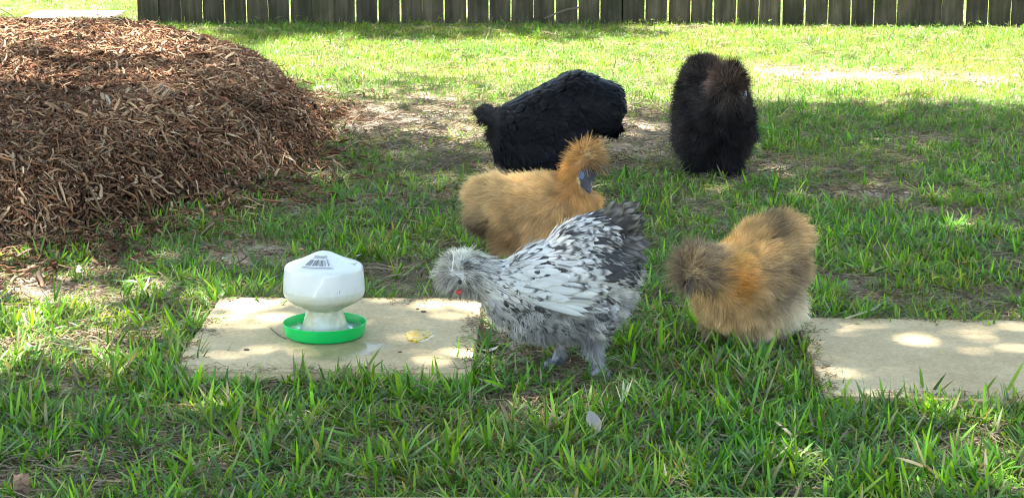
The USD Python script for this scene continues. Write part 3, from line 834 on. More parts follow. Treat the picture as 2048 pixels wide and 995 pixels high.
class Bird:
    def __init__(self, name, label, Y0, base_uv, seed):
        self.Y0, self.g = Y0, np.random.default_rng(seed)
        self.loc = G(*base_uv)
        self.loc[1] = Y0
        self.prim = empty(name, self.loc)
        tag(self.prim, label, 'hen', 'hens pecking about the yard')
        self.ppm = PPM(PL(1024, base_uv[1], Y0))

    def uv(self, p):
        """flat bird coordinates: where a point would sit in the photo if it lay in the bird's middle plane"""
        return PROJ(np.stack([p[:, 0] * 1.0, np.full(len(p), self.Y0), p[:, 2]], 1))

    def build(self, chains, edge, base_col, mat_):
        t = chain_body(self.Y0, chains, edge)
        self.skin = t
        vn = np.array(t.vertex_normals)
        col = base_col(self, np.array(t.vertices)) if callable(base_col) else np.tile(base_col, (len(t.vertices), 1))
        self.body = obj('body', t, mat_, self.prim, smooth=True, col=col, at=self.loc)
        # shell without the inner faces is not needed: the hull union is one closed skin
        return t

    def sample(self, n, keep=None):
        p, fi = trimesh.sample.sample_surface(self.skin, n, seed=int(self.g.integers(1 << 30)))
        nn = np.array(self.skin.face_normals)[fi]
        vn = np.array(self.skin.vertex_normals)[self.skin.faces[fi]].mean(1)
        vn /= np.linalg.norm(vn, axis=1, keepdims=True) + 1e-9
        p = np.array(p)
        if keep is not None:
            u, v = self.uv(p)
            w = keep(u, v, p)
            ok = self.g.random(len(p)) < w
            p, vn = p[ok], vn[ok]
        return p, vn

    def interp(self, p, ctrl, sharp=1.0):
        """ctrl rows: u, v, reach, du, dv, lay, length px, colour(3) ; returns the blend at each point"""
        u, v = self.uv(p)
        A = np.array([[*c[:7], *c[7]] for c in ctrl], float)
        d2 = ((u[:, None] - A[None, :, 0]) ** 2 + (v[:, None] - A[None, :, 1]) ** 2) / (A[None, :, 2] ** 2)
        w = np.exp(-d2 * sharp) + 1e-6 / (1 + d2)
        w /= w.sum(1, keepdims=True)
        return w @ A[:, 3:]

    def flow(self, nrm, du, dv, dy=0.0):
        f = np.stack([du, np.zeros_like(du) + dy, -dv], 1)
        f -= nrm * (f * nrm).sum(1, keepdims=True)
        return f / (np.linalg.norm(f, axis=1, keepdims=True) + 1e-6)

    def fluff(self, name, n, ctrl, mat_, width=.0010, clump=.45, n_clump=None, jit=.22, droop=.12, k=6, keep=None, colfun=None, part=None, varc=.18, lenvar=(.5, 1.4), centre=None, sharp=1.0, tip=1.12, rootd=.75):
        g = self.g
        p, nn = self.sample(n, keep)
        B = self.interp(p, ctrl, sharp)
        L_ = B[:, 3] / self.ppm * g.uniform(*lenvar, len(p))
        f = self.flow(nn, B[:, 0], B[:, 1])
        if centre is not None:
            rad = p - np.asarray(centre)
            nn = rad / np.linalg.norm(rad, axis=1, keepdims=True)
        q_ = p * 42.0
        sw = np.stack([meshkit.noise(q_ + o_, seed=5) for o_ in (0.0, 17.3, 41.9)], 1) - .5
        f = f + sw * 1.5
        f /= np.linalg.norm(f, axis=1, keepdims=True)
        nn = nn + sw[:, [1, 2, 0]] * .8
        nn /= np.linalg.norm(nn, axis=1, keepdims=True)
        lay = np.clip(B[:, 2:3] + g.normal(size=(len(p), 1)) * .08, 0, .97)
        d = nn * (1 - lay) + f * lay + g.normal(size=p.shape) * jit * .55
        d /= np.linalg.norm(d, axis=1, keepdims=True)
        t = np.linspace(0, 1, k)
        bend = f * (.25 * lay) + np.array([0, 0, -1.0]) * droop + g.normal(size=p.shape) * .10
        P = (p - nn * .003)[:, None] + L_[:, None, None] * (d[:, None] * t[None, :, None] + bend[:, None] * (t ** 2)[None, :, None])
        m = n_clump or max(20, len(p) // 55)
        gi = g.choice(len(p), min(m, len(p)), replace=False)
        _, near = cKDTree(p[gi]).query(p)
        tgt = P[gi][near] + g.normal(size=(len(p), 1, 3)) * .0012
        cl = clump * (t ** 1.3)[None, :, None] * g.uniform(.35, 1.0, (len(p), 1, 1))
        P = P * (1 - cl) + tgt * cl
        C = B[:, 4:7]
        if colfun is not None:
            C = colfun(self, p, nn, C, gi, near)
        nz_ = meshkit.fbm(p * 38.0, 3, seed=int(g.integers(999)))
        C = C * (.62 + .76 * nz_)[:, None]
        cv = (1 + g.normal(size=len(gi)) * varc)[near] * (1 + g.normal(size=len(p)) * varc * .6)
        C = np.clip(C * cv[:, None], .003, .92)
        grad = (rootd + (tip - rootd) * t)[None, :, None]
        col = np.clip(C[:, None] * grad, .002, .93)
        w = width * (1 - .72 * t)[None] * g.uniform(.7, 1.3, (len(p), 1))
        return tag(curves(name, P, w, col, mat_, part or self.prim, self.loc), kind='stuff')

    def feathers(self, name, p, nn, f, L_, W_, colfun, mat_, curl=.06, lift=.12, part=None, kt=6, camber=.25, off=.002, point=.45):
        """contour feathers: rounded, slightly cupped blades lying along f"""
        g = self.g
        n = len(p)
        t = np.linspace(0, 1, kt)
        s = np.array([-1, -.5, 0, .5, 1])
        d = f + nn * (lift * (1 + .5 * g.normal(size=(n, 1)))) + g.normal(size=(n, 3)) * .05
        d /= np.linalg.norm(d, axis=1, keepdims=True)
        side = np.cross(d, nn); side /= np.linalg.norm(side, axis=1, keepdims=True)
        up = np.cross(side, d)
        w = (np.minimum(.35 + 2.2 * t, 1.0) * np.sqrt(np.clip(1 - ((t - point) / (1.0 - point + 1e-6)).clip(0) ** 2.6, 0, 1)))
        TT, SS = np.meshgrid(t, s, indexing='ij')
        TT, SS = TT.ravel(), SS.ravel()
        ww = np.repeat(w, 5)
        tl = TT - .05 * np.abs(SS) * TT
        V = (p + nn * off)[:, None] + d[:, None] * (L_[:, None] * tl[None])[..., None] + side[:, None] * ((W_ / 2)[:, None] * (SS * ww)[None])[..., None] \
            + up[:, None] * ((W_ * camber)[:, None] * ((1 - SS ** 2) * ww * .5)[None] - (L_ * curl)[:, None] * (TT ** 2)[None])[..., None]
        k5 = kt * 5
        i, j = np.meshgrid(np.arange(kt - 1), np.arange(4), indexing='ij')
        q = np.stack([i * 5 + j, i * 5 + j + 1, (i + 1) * 5 + j + 1, (i + 1) * 5 + j], -1).reshape(-1, 4)
        F1 = np.vstack([q[:, [0, 1, 2]], q[:, [0, 2, 3]]])
        F = (F1[None] + (np.arange(n) * k5)[:, None, None]).reshape(-1, 3)
        C = colfun(np.repeat(np.arange(n), k5).reshape(n, k5), np.broadcast_to(TT, (n, k5)), np.broadcast_to(SS, (n, k5)))
        return tag(obj(name, trimesh.Trimesh(V.reshape(-1, 3), F, process=False), mat_, part or self.prim, smooth=True, col=np.clip(C, .003, .92).reshape(-1, 3), at=self.loc), kind='stuff')

    def small(self, name, mesh, mat_, part=None, smooth=True):
        return obj(name, mesh, mat_, part or self.prim, smooth=smooth, at=self.loc)


def cone_beak(a_, b_, r0, squash=.75, hook=.15):
    """a beak from a to its tip b, slightly hooked"""
    a_, b_ = np.asarray(a_), np.asarray(b_)
    L_ = np.linalg.norm(b_ - a_)
    t = np.linspace(0, 1, 9)
    path = a_ + (b_ - a_) * t[:, None] + np.array([0, 0, 1.0]) * (L_ * hook * np.sin(t * np.pi))[:, None]
    return tube(path, r0 * np.sqrt(1 - t * .985), 10)


def ball(c, r, sub=2, scale=(1, 1, 1)):
    m = trimesh.creation.icosphere(sub, 1.0)
    m.apply_scale(np.asarray(scale) * r)
    m.apply_translation(c)
    return m


def toes(Y, u, v, dirs, r=5, ln=26, dy=0.0):
    """chains for a foot's toes: directions in the ground plane (x, y)"""
    out = []
    c = PL(u, v, Y + dy)
    k = PPM(c)
    for dx, dyy, l in dirs:
        e_ = c + np.array([dx, dyy, 0]) * l / k
        e_[2] = max(.006, c[2] - .004)
        uu, vv = PROJ(e_)
        mid = c * .5 + e_ * .5 + [0, 0, .004]
        um, vm = PROJ(mid)
        out.append([(u, v, dy, r * 1.15), (um, vm, mid[1] - Y, r), (uu, vv, e_[1] - Y, r * .6)])
    return out


eye_m = plain('bird_eye', (.01, .008, .007), .08)
beak_m = plain('horn_beak', (.16, .15, .16), .4)
beak_dark = plain('dark_beak', (.035, .035, .042), .35)
comb_red = plain('red_wattle', (.36, .035, .03), .6)
lobe_blue = plain('blue_earlobe', (.06, .095, .18), .7)

FEET = [(-1, -.25, 24), (-.75, -.8, 24), (-.2, -1, 20), (.8, .3, 15)]

# --- the speckled white hen, head down, facing left
W_ = Bird('hen', 'white hen speckled with black pecking with head down beside the drinker stone', G(1150, 742)[1], (1150, 742), 101)
Yw = W_.Y0
ch = [[(1012, 578, 0, 52), (1090, 565, 0, 78), (1165, 548, 0, 78), (1212, 530, 0, 58)],
      [(1150, 505, 0, 60), (1198, 470, 0, 46), (1220, 468, 0, 34)], [(1205, 505, 0, 44), (1228, 506, 0, 30)],
      [(1015, 575, 0, 48), (970, 556, 0, 38), (940, 546, -.005, 36), (918, 542, -.01, 34)],
      [(1000, 595, 0, 40), (1080, 618, 0, 58), (1156, 614, 0, 62), (1215, 585, 0, 42)],
      [(1105, 622, .045, 28), (1120, 668, .045, 13), (1124, 684, .045, 9), (1106, 735, .045, 7)],
      [(1190, 622, -.035, 32), (1184, 672, -.035, 16), (1184, 694, -.035, 11), (1202, 743, -.035, 8)]]
ch += toes(Yw, 1106, 734, FEET, 5, dy=.045) + toes(Yw, 1202, 743, FEET, 5.5, dy=-.035)


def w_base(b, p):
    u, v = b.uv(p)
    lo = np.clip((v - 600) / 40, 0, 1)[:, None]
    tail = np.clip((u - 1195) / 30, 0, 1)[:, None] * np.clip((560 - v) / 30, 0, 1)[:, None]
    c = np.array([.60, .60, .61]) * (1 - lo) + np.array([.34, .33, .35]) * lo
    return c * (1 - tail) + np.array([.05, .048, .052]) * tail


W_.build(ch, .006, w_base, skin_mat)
GREY, WHITE, LEG = (.42, .41, .43), (.78, .78, .79), (.30, .31, .37)
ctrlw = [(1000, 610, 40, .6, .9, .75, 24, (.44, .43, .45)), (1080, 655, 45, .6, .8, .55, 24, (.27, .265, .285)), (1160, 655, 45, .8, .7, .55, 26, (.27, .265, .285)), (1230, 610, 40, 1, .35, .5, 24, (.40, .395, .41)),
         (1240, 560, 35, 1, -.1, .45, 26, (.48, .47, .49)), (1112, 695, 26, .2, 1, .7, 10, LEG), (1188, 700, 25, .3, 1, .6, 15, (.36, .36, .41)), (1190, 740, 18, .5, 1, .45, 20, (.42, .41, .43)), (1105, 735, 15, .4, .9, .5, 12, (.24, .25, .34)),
         (1150, 480, 60, 1, .1, .9, 20, WHITE), (1020, 540, 40, 1, .4, .9, 20, WHITE)]


def low_fluff(u, v, p):
    return np.clip((v - (585 + (u - 1000) * -.03)) / 25, 0, 1) * (u > 985) + ((u > 1205) & (v > 540)) * .9 + (v > 655) * .5


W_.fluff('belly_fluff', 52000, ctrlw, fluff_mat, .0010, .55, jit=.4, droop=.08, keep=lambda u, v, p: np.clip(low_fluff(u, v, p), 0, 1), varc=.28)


def mottled(dark, light, spot, edge=0.0, streak=0.0, tipdark=0.0, seed=1):
    def fun_for(n):
        g = np.random.default_rng(seed)
        isd = g.random(n) < dark
        tone = g.uniform(.82, 1.08, n)
        ph = g.random((n, 3))

        def fun(i, t, s):
            c = np.where(isd[i][..., None], np.array([.045, .044, .05]), np.array(light)) * tone[i][..., None]
            st = (np.abs(s) < .42) & (t > .12) & (t < .9) & (ph[i, 0] < streak)
            tp = (t > .78) & (ph[i, 1] < tipdark)
            sp = (np.abs(t - (.4 + .4 * ph[i, 2])) < .14) & (ph[i, 1] > 1 - spot) & (s * (ph[i, 0] - .5) > -.2)
            ed = (np.abs(s) > .8) & (ph[i, 2] < edge)
            m_ = (st | tp | sp | ed) & ~isd[i]
            c = np.where(m_[..., None], np.array([.085, .082, .09]), c)
            le = isd[i] & (np.abs(s) > .8) & (ph[i, 2] < .4)
            return np.where(le[..., None], np.array([.4, .4, .41]), c)
        return fun
    return fun_for


def feather_set(b, name, n, region, flow_ctrl, L_, Wd, colour, m_, **kw):
    p, nn = b.sample(n, region)
    # even spacing
    tree_ = cKDTree(p)
    sep = kw.pop('sep', 0)
    if sep:
        ok = np.ones(len(p), bool)
        for i in range(len(p)):
            if ok[i]:
                for j in tree_.query_ball_point(p[i], sep):
                    if j > i:
                        ok[j] = False
        p, nn = p[ok], nn[ok]
    B = b.interp(p, flow_ctrl)
    f = b.flow(nn, B[:, 0], B[:, 1])
    g = b.g
    return b.feathers(name, p, nn, f, B[:, 3] / b.ppm * g.uniform(.85, 1.15, len(p)) * L_, B[:, 3] / b.ppm * Wd * g.uniform(.85, 1.15, len(p)), colour(len(p)), m_, **kw)


fl_w = [(1000, 560, 50, .95, .25, .9, 34, WHITE), (1080, 510, 60, 1, .15, .9, 38, WHITE), (1170, 440, 50, 1, .25, .9, 34, WHITE), (1235, 450, 45, .95, .5, .9, 34, WHITE), (1250, 510, 40, .85, .6, .9, 40, WHITE), (1150, 560, 50, 1, .12, .9, 44, WHITE),
        (950, 560, 30, .9, .45, .9, 36, WHITE), (985, 610, 35, .75, .75, .9, 30, WHITE), (1060, 620, 50, .9, .4, .9, 36, WHITE)]
feather_set(W_, 'back_feathers', 14000, lambda u, v, p: ((u > 990) & (u < 1215) & (v < 605)).astype(float), fl_w, .9, .30, mottled(.08, (.58, .58, .60), .26, .03, .28, .14, 3), feather_mat, sep=.0072, lift=.07)
feather_set(W_, 'neck_hackle', 9000, lambda u, v, p: ((u > 925) & (u < 1035) & (v > 515) & (v < 640)).astype(float), fl_w, .95, .17, mottled(.03, (.58, .57, .56), .2, .1, .85, .2, 4), feather_mat, sep=.0052, lift=.14, camber=.1)
feather_set(W_, 'saddle_feathers', 9000, lambda u, v, p: ((u > 1075) & (u < 1215) & (v < 500)).astype(float), fl_w, .95, .26, mottled(.28, (.58, .58, .60), .3, .08, .5, .25, 6), feather_mat, sep=.0075, lift=.13)
feather_set(W_, 'tail_feathers', 12000, lambda u, v, p: ((u > 1165 + (v - 400) * .1) & (v < 545)) * np.clip((u - 1165) / 40, .3, 1), fl_w, 1.1, .30, mottled(.80, (.46, .46, .48), .3, .2, .5, .3, 5), feather_mat, sep=.0068, lift=.22, curl=.14)
feather_set(W_, 'breast_feathers', 12000, lambda u, v, p: ((u > 975) & (u < 1200) & (v > 585) & (v < 650)).astype(float), fl_w, .85, .40, mottled(.22, (.33, .325, .34), .3, .1, .25, .2, 8), feather_mat, sep=.0075, lift=.2)
fl_s = [(c_[0], c_[1], c_[2], c_[3], c_[4], .88, c_[6] * .62, (.52, .52, .54)) for c_ in fl_w]
W_.fluff('soft_barbs', 14000, fl_s, fluff_mat, .0009, .4, keep=lambda u, v, p: ((u > 940) & (v < 640)).astype(float), colfun=lambda b, p, nn, C, gi, near: np.where((b.g.random(len(gi)) < np.interp(b.uv(p[gi])[0], [1000, 1150, 1230], [.3, .3, .8]))[near][:, None], np.array([.06, .058, .064]), C), jit=.3, varc=.2, lenvar=(.6, 1.3))
ctrl_t = [(1230, 420, 40, .8, -.5, .5, 22, (.10, .098, .10)), (1265, 480, 40, 1, .1, .5, 24, (.07, .068, .072)), (1240, 530, 30, .9, .4, .6, 24, (.12, .118, .125))]
W_.fluff('tail_fluff', 9000, ctrl_t, fluff_mat, .0011, .5, keep=lambda u, v, p: np.clip((u - 1195) / 25, 0, 1) * (v < 545), jit=.45, varc=.5, lenvar=(.6, 1.7))
g = W_.g
P0, F0, N0 = [], [], []
for sgn in (-1, 1):
    for k in range(24):
        a_ = math.radians(-58 + 92 * (k + .5) / 24 + g.normal() * 3)
        bx_, bv_ = 1206 + 12 * math.cos(a_) + g.normal() * 5, 482 + 34 * math.sin(a_) + g.normal() * 3
        P0.append(PL(bx_, bv_, Yw + sgn * (.012 + .016 * g.random())))
        F0.append([math.cos(a_), sgn * g.uniform(.02, .3), -math.sin(a_)])
        N0.append([.12, sgn, .12])
P0, F0, N0 = np.array(P0), np.array(F0), np.array(N0)
F0 /= np.linalg.norm(F0, axis=1, keepdims=True)
N0 -= F0 * (N0 * F0).sum(1, keepdims=True); N0 /= np.linalg.norm(N0, axis=1, keepdims=True)
tone_ = g.uniform(.6, 1.5, len(P0)); ph_ = g.random((len(P0), 2))


def tailcol(i, t, s):
    m_ = meshkit.fbm(np.stack([t * 9 + ph_[i, 0] * 50, s * 2.2, ph_[i, 1] * 40], -1), 3)
    k_ = np.clip((m_ - .46) * 6, 0, 1) * np.clip(t * 1.6 - .35, .12, 1)
    return (np.array([.032, .030, .033]) * tone_[i][..., None]) * (1 - k_[..., None]) + np.array([.20, .19, .19]) * k_[..., None]


W_.feathers('tail_quills', P0, N0, F0, g.uniform(64, 86, len(P0)) / W_.ppm, g.uniform(18, 25, len(P0)) / W_.ppm, tailcol, feather_mat, curl=.08, lift=.02, camber=.15, kt=8, point=.55)
# folded wing on each side
for sgn in (-1, 1):
    wing = empty('wing', parent=W_.prim)
    g = W_.g
    cen = PL(1100, 560, Yw)
    P0, F0, Ls, Ws, N0 = [], [], [], [], []
    rows = [(14, 44, 13, .0), (13, 56, 13, 10), (9, 86, 17, 22), (10, 118, 15, 34)]
    pts_uv = []
    for ri, (cnt_, ln_, wd_, dd) in enumerate(rows):
        for j in range(cnt_):
            tt = j / (cnt_ - 1)
            uu = 1012 + tt * (95 - ri * 12) + ri * 14 + g.normal() * 2
            vv = 545 + ri * 13 + tt * (-26 + ri * 3) + g.normal() * 2
            pts_uv.append((uu, vv, ln_ * (1 - .22 * tt), wd_, ri, tt))
    A = np.array(pts_uv)
    # stand the wing just outside the skin
    q0 = np.array([PL(a_[0], a_[1], Yw) for a_ in A])
    org = q0 * [1, 0, 1] + [0, Yw + sgn * .4, 0]
    dirn = np.tile([0, -sgn * 1.0, 0], (len(org), 1))
    locs, ridx, tri = W_.skin.ray.intersects_location(org, dirn, multiple_hits=False)
    qq = q0.copy(); nrm = np.tile([0, sgn * 1.0, 0], (len(org), 1))
    qq[ridx] = locs
    nrm[ridx] = np.array(W_.skin.vertex_normals)[W_.skin.faces[tri]].mean(1)
    nrm = nrm * .5 + np.array([0, sgn * .5, .05]); nrm /= np.linalg.norm(nrm, axis=1, keepdims=True)
    f = W_.flow(nrm, np.full(len(A), 1.0), np.where(A[:, 4] == 3, .10, .16) - .22 * (A[:, 5] - .5) * (A[:, 4] == 3))
    colf = mottled(.04, (.52, .535, .565), .18, .0, .26, .08, 9)(len(A))

    def wcol(i, t, s, colf=colf, A=A):
        c = colf(i, t, s)
        lower = (s > .62) & (A[i, 4] == 3) & (A[i, 5] < .45) & (t > .25)
        return np.where(lower[..., None], np.array([.06, .06, .07]), c)
    W_.feathers('wing_feathers', qq + nrm * (.010 - .0022 * A[:, 4:5]), nrm, f, A[:, 2] / W_.ppm, A[:, 3] / W_.ppm * 1.0, wcol, feather_mat, part=wing, curl=.02, lift=.03, camber=.12, kt=8, point=.6)

# crest and beard
head_w = PL(918, 545, Yw - .01)
ctrl_crest = [(900, 515, 34, -.35, -.7, .3, 36, (.56, .55, .55)), (890, 555, 28, -.9, .3, .35, 34, (.40, .385, .38)), (945, 512, 28, .75, -.5, .45, 40, (.60, .60, .61)), (965, 530, 20, 1, -.15, .6, 42, (.55, .55, .56)),
              (900, 575, 20, -.6, .8, .45, 34, (.46, .43, .41)), (930, 575, 20, .2, 1, .6, 22, (.40, .38, .38))]


def streaky(dark_p, dark=(.07, .065, .07)):
    def fun(b, p, nn, C, gi, near):
        d = b.g.random(len(gi)) < dark_p
        return np.where(d[near][:, None], np.array(dark), C)
    return fun


W_.fluff('crest', 46000, ctrl_crest, fluff_mat, .0008, .7, n_clump=420, lenvar=(.45, 1.1), keep=lambda u, v, p: np.clip((966 - u) / 14, 0, 1) * 1.0, colfun=streaky(.2), droop=.34, jit=.42, varc=.25)
bw = PL(912, 566, Yw - .03)
bk = W_.small('beak', cone_beak(PL(912, 568, Yw - .012), PL(899, 590, Yw - .016), .0055), beak_m)
W_.small('wattle', ball(PL(917, 583, Yw - .036), .0062, scale=(1.1, .5, .75)), comb_red)
W_.small('wattle', ball(PL(914, 583, Yw + .004), .0055, scale=(1.1, .5, .75)), comb_red)
for sgn in (-1, 1):
    W_.small('eye', ball(PL(921, 556, Yw - .01) + [0, sgn * .031, 0], .0042), eye_m)
crest_q = tube(spline([PL(908, 505, Yw - .045), PL(907, 520, Yw - .054), PL(904, 541, Yw - .058)], 5), .0011, 5)
W_.small('stray_quill', crest_q, plain('pale_quill', (.52, .50, .47)))

# --- the buff hen behind her, facing right
B_ = Bird('hen', 'golden buff hen with blue grey face standing upright behind the speckled white hen', G(1050, 524)[1], (1050, 524), 202)
Yb = B_.Y0
ch = [[(1012, 412, 0, 50), (1080, 418, 0, 62), (1140, 408, 0, 52)], [(1005, 402, 0, 40), (976, 390, 0, 28)], [(992, 420, 0, 36), (972, 434, 0, 24)], [(1035, 450, 0, 44), (1100, 462, 0, 56), (1145, 440, 0, 48)],
      [(1130, 405, 0, 46), (1155, 360, 0, 28), (1166, 325, 0, 23), (1176, 312, 0, 22)], [(1172, 318, 0, 20), (1188, 336, 0, 14), (1178, 360, 0, 10)],
      [(1015, 470, -.04, 24), (1012, 505, -.04, 14), (1014, 522, -.04, 8)], [(1085, 480, .04, 26), (1080, 505, .04, 13), (1082, 524, .04, 8)]]
ch += toes(Yb, 1014, 520, [(1, -.3, 22), (.8, -.8, 22), (.5, .6, 20)], 4.5, dy=-.04) + toes(Yb, 1082, 521, [(1, -.3, 22), (.8, -.8, 22), (.5, .6, 20)], 4.5, dy=.04)
BUFF, PALE, ORANGE, DGREY = np.array((.66, .445, .235)), np.array((.66, .46, .25)), np.array((.56, .27, .07)), np.array((.22, .165, .12))


def face_region(u, v, cu, cv, su, sv):
    return ((u - cu) / su) ** 2 + ((v - cv) / sv) ** 2 < 1


def b_base(b, p):
    u, v = b.uv(p)
    face = face_region(u, v, 1184, 352, 26, 36)[:, None]
    return np.where(face, (np.array([.035, .034, .043]) * (.5 + 1.2 * meshkit.fbm(p * 160, 3)[:, None])), BUFF * .8)


B_.build(ch, .0062, b_base, skin_mat)
ctrlb = [(975, 385, 35, -1, -.25, .5, 28, (.72, .53, .31)), (958, 405, 25, -1, .1, .5, 28, (.66, .46, .26)), (958, 442, 34, -1, .5, .5, 32, (.085, .068, .058)), (972, 452, 30, -1, .6, .5, 28, (.10, .075, .06)), (988, 470, 26, -.8, .7, .5, 24, (.13, .08, .05)), (1040, 370, 45, -.85, -.25, .6, 24, (.72, .52, .295)), (1100, 370, 40, -.8, .1, .6, 24, (.69, .485, .265)),
         (1040, 430, 45, -.8, .5, .58, 24, BUFF), (1100, 430, 45, -.6, .7, .58, 24, BUFF), (1030, 478, 35, -.5, .9, .5, 26, (.46, .27, .12)), (1150, 420, 40, -.2, 1, .6, 22, (.67, .455, .23)), (1145, 375, 30, -.4, .9, .65, 20, ORANGE),
         (1142, 335, 22, -.4, .9, .7, 22, (.58, .30, .09)), (1180, 410, 25, .2, 1, .7, 22, (.62, .39, .18)), (1010, 505, 22, -.1, 1, .6, 26, (.70, .56, .36)), (1090, 500, 30, -.1, 1, .6, 24, (.62, .45, .26))]


def no_face(u, v, p):
    return np.where(face_region(u, v, 1182, 348, 27, 31), 0.0, 1.0) * np.where((v < 322) & (u > 1120), 0.15, 1.0)


B_.fluff('fluffy_plumage', 90000, ctrlb, fluff_mat, .0010, .45, keep=no_face, varc=.14, jit=.34, droop=.05)
ctrl_bc = [(1150, 290, 24, -.7, -.6, .25, 28, (.58, .33, .13)), (1172, 282, 24, 0, -1, .2, 28, (.56, .33, .14)), (1195, 292, 22, .9, -.4, .25, 27, (.50, .31, .15)), (1195, 318, 16, .9, .3, .3, 26, (.30, .18, .10)), (1170, 315, 16, .3, .4, .3, 22, (.34, .2, .1))]
ctrl_bf = [(1180, 345, 40, .5, .8, .7, 7, (.05, .045, .05))]
B_.fluff('face_down', 1500, ctrl_bf, black_fluff_mat, .0009, .3, keep=lambda u, v, p: face_region(u, v, 1180, 350, 24, 30).astype(float), jit=.5, varc=.4)
B_.fluff('crest', 30000, ctrl_bc, fluff_mat, .0009, .5, n_clump=500, keep=lambda u, v, p: ((v < 328) & (u > 1130)).astype(float), jit=.3, droop=.05, varc=.22, centre=PL(1172, 312, Yb))
bk = B_.small('beak', cone_beak(PL(1194, 332, Yb - .004), PL(1214, 344, Yb - .010), .0085, hook=.22), beak_dark)
for sgn in (-1, 1):
    B_.small('earlobe', ball(PL(1161, 345, Yb) + [0, sgn * .030, 0], .0105, scale=(.8, .3, 1.15)), lobe_blue)
    B_.small('eye', ball(PL(1186, 335, Yb) + [0, sgn * .0185, 0], .005), eye_m)
    B_.small('wattle', ball(PL(1178, 366, Yb) + [0, sgn * .008, 0], .009, scale=(.8, .4, 1.3)), plain('slate_wattle_%d' % (sgn + 1), (.10, .095, .12), .5))
B_.small('comb', ball(PL(1194, 326, Yb - .006), .008, scale=(1, .9, .6)), plain('dark_comb', (.04, .03, .035), .6))

# --- the mottled buff hen at the right, head low towards us
C_ = Bird('hen', 'mottled brown and buff fluffy hen with round crest at the end of the right paver', G(1515, 690)[1], (1515, 690), 303)
Yc = C_.Y0
ch = [[(1458, 565, -.05, 58), (1508, 550, 0, 70), (1540, 532, .05, 54)], [(1440, 590, -.04, 42), (1496, 610, 0, 52), (1538, 602, .03, 50)], [(1540, 510, .06, 48), (1560, 476, .10, 30)], [(1515, 505, .02, 48), (1538, 478, .07, 32)],
      [(1465, 550, -.06, 46), (1420, 538, -.10, 32), (1386, 528, -.13, 29)], [(1386, 528, -.13, 27), (1380, 550, -.15, 17)],
      [(1515, 630, -.02, 24), (1522, 670, -.02, 12), (1522, 686, -.02, 8)], [(1435, 620, .03, 22), (1432, 655, .03, 10), (1430, 672, .03, 7)]]
ch += toes(Yc, 1522, 685, FEET, 5, dy=-.02) + toes(Yc, 1430, 672, FEET, 4.5, dy=.03)


def c_col(u, v):
    base = np.tile(np.array([.60, .435, .25]), (len(u), 1))

    def mixc(col, bl):
        nonlocal base
        w = blobs(u, v, bl)[:, None]
        base = base * (1 - w) + np.array(col) * w
    mixc((.36, .27, .185), [(1540, 590, 70, 60, .6)])
    mixc((.62, .42, .20), [(1510, 480, 60, 30, .8), (1560, 470, 50, 22, .6)])
    mixc((.58, .27, .055), [(1462, 545, 34, 34, .95)])
    mixc((.60, .36, .11), [(1455, 508, 36, 20, .8)])
    mixc((.21, .165, .14), [(1605, 440, 36, 34, .9), (1560, 432, 40, 14, .75), (1470, 440, 26, 22, .5), (1612, 500, 20, 50, .45)])
    mixc((.075, .055, .048), [(1540, 472, 32, 18, .95), (1570, 525, 28, 18, .9), (1553, 577, 28, 17, 1.0), (1575, 552, 18, 26, .8), (1525, 530, 18, 13, .7)])
    mixc((.54, .25, .06), [(1573, 597, 16, 10, .7), (1500, 455, 20, 10, .5)])
    mixc((.72, .68, .61), [(1590, 625, 46, 46, 1.0), (1530, 665, 90, 20, .8)])
    mixc((.57, .40, .23), [(1440, 620, 60, 34, .7)])
    mixc((.26, .235, .21), [(1420, 655, 40, 16, .6), (1525, 690, 25, 18, .8)])
    return base


C_.build(ch, .0062, lambda b, p: c_col(*b.uv(p)) * .8, skin_mat)
Z0 = (.5, .3, .15)
ctrlc = [(1445, 520, 40, .8, -.5, .52, 23, Z0), (1460, 560, 40, .9, .35, .52, 21, Z0), (1500, 480, 45, .7, -.5, .52, 29, Z0), (1560, 450, 40, .5, -.7, .5, 42, Z0), (1600, 480, 35, 1, -.3, .45, 44, Z0), (1600, 540, 40, 1, .2, .55, 38, Z0), (1540, 540, 45, 1, .1, .52, 25, Z0),
         (1590, 610, 40, .9, .5, .5, 38, Z0), (1520, 600, 45, .4, .8, .52, 25, Z0), (1440, 610, 45, -.2, 1, .52, 25, Z0), (1400, 600, 25, -.6, .8, .5, 28, Z0), (1500, 660, 40, .1, 1, .5, 30, Z0), (1522, 685, 16, .1, 1, .5, 18, Z0), (1430, 665, 16, 0, 1, .5, 16, Z0)]
C_.fluff('fluffy_plumage', 110000, ctrlc, fluff_mat, .0010, .5, keep=lambda u, v, p: np.where((u < 1418) & (v < 575), .12, 1.0), colfun=lambda b, p, nn, C, gi, near: c_col(*b.uv(p + b.g.normal(size=p.shape) * .006)), varc=.16, jit=.34, droop=.06)
cc_ = PL(1388, 534, Yc - .14)


def crest_c(b, p, nn, C, gi, near):
    u, v = b.uv(p)
    d = np.clip(np.hypot(u - 1382, v - 552) / 44, 0, 1)[:, None]
    lo = np.clip((v - 535) / 30, 0, 1)[:, None]
    return (np.array([.24, .175, .13]) * (1 - lo) + np.array([.09, .066, .053]) * lo) * (.5 + .6 * d)


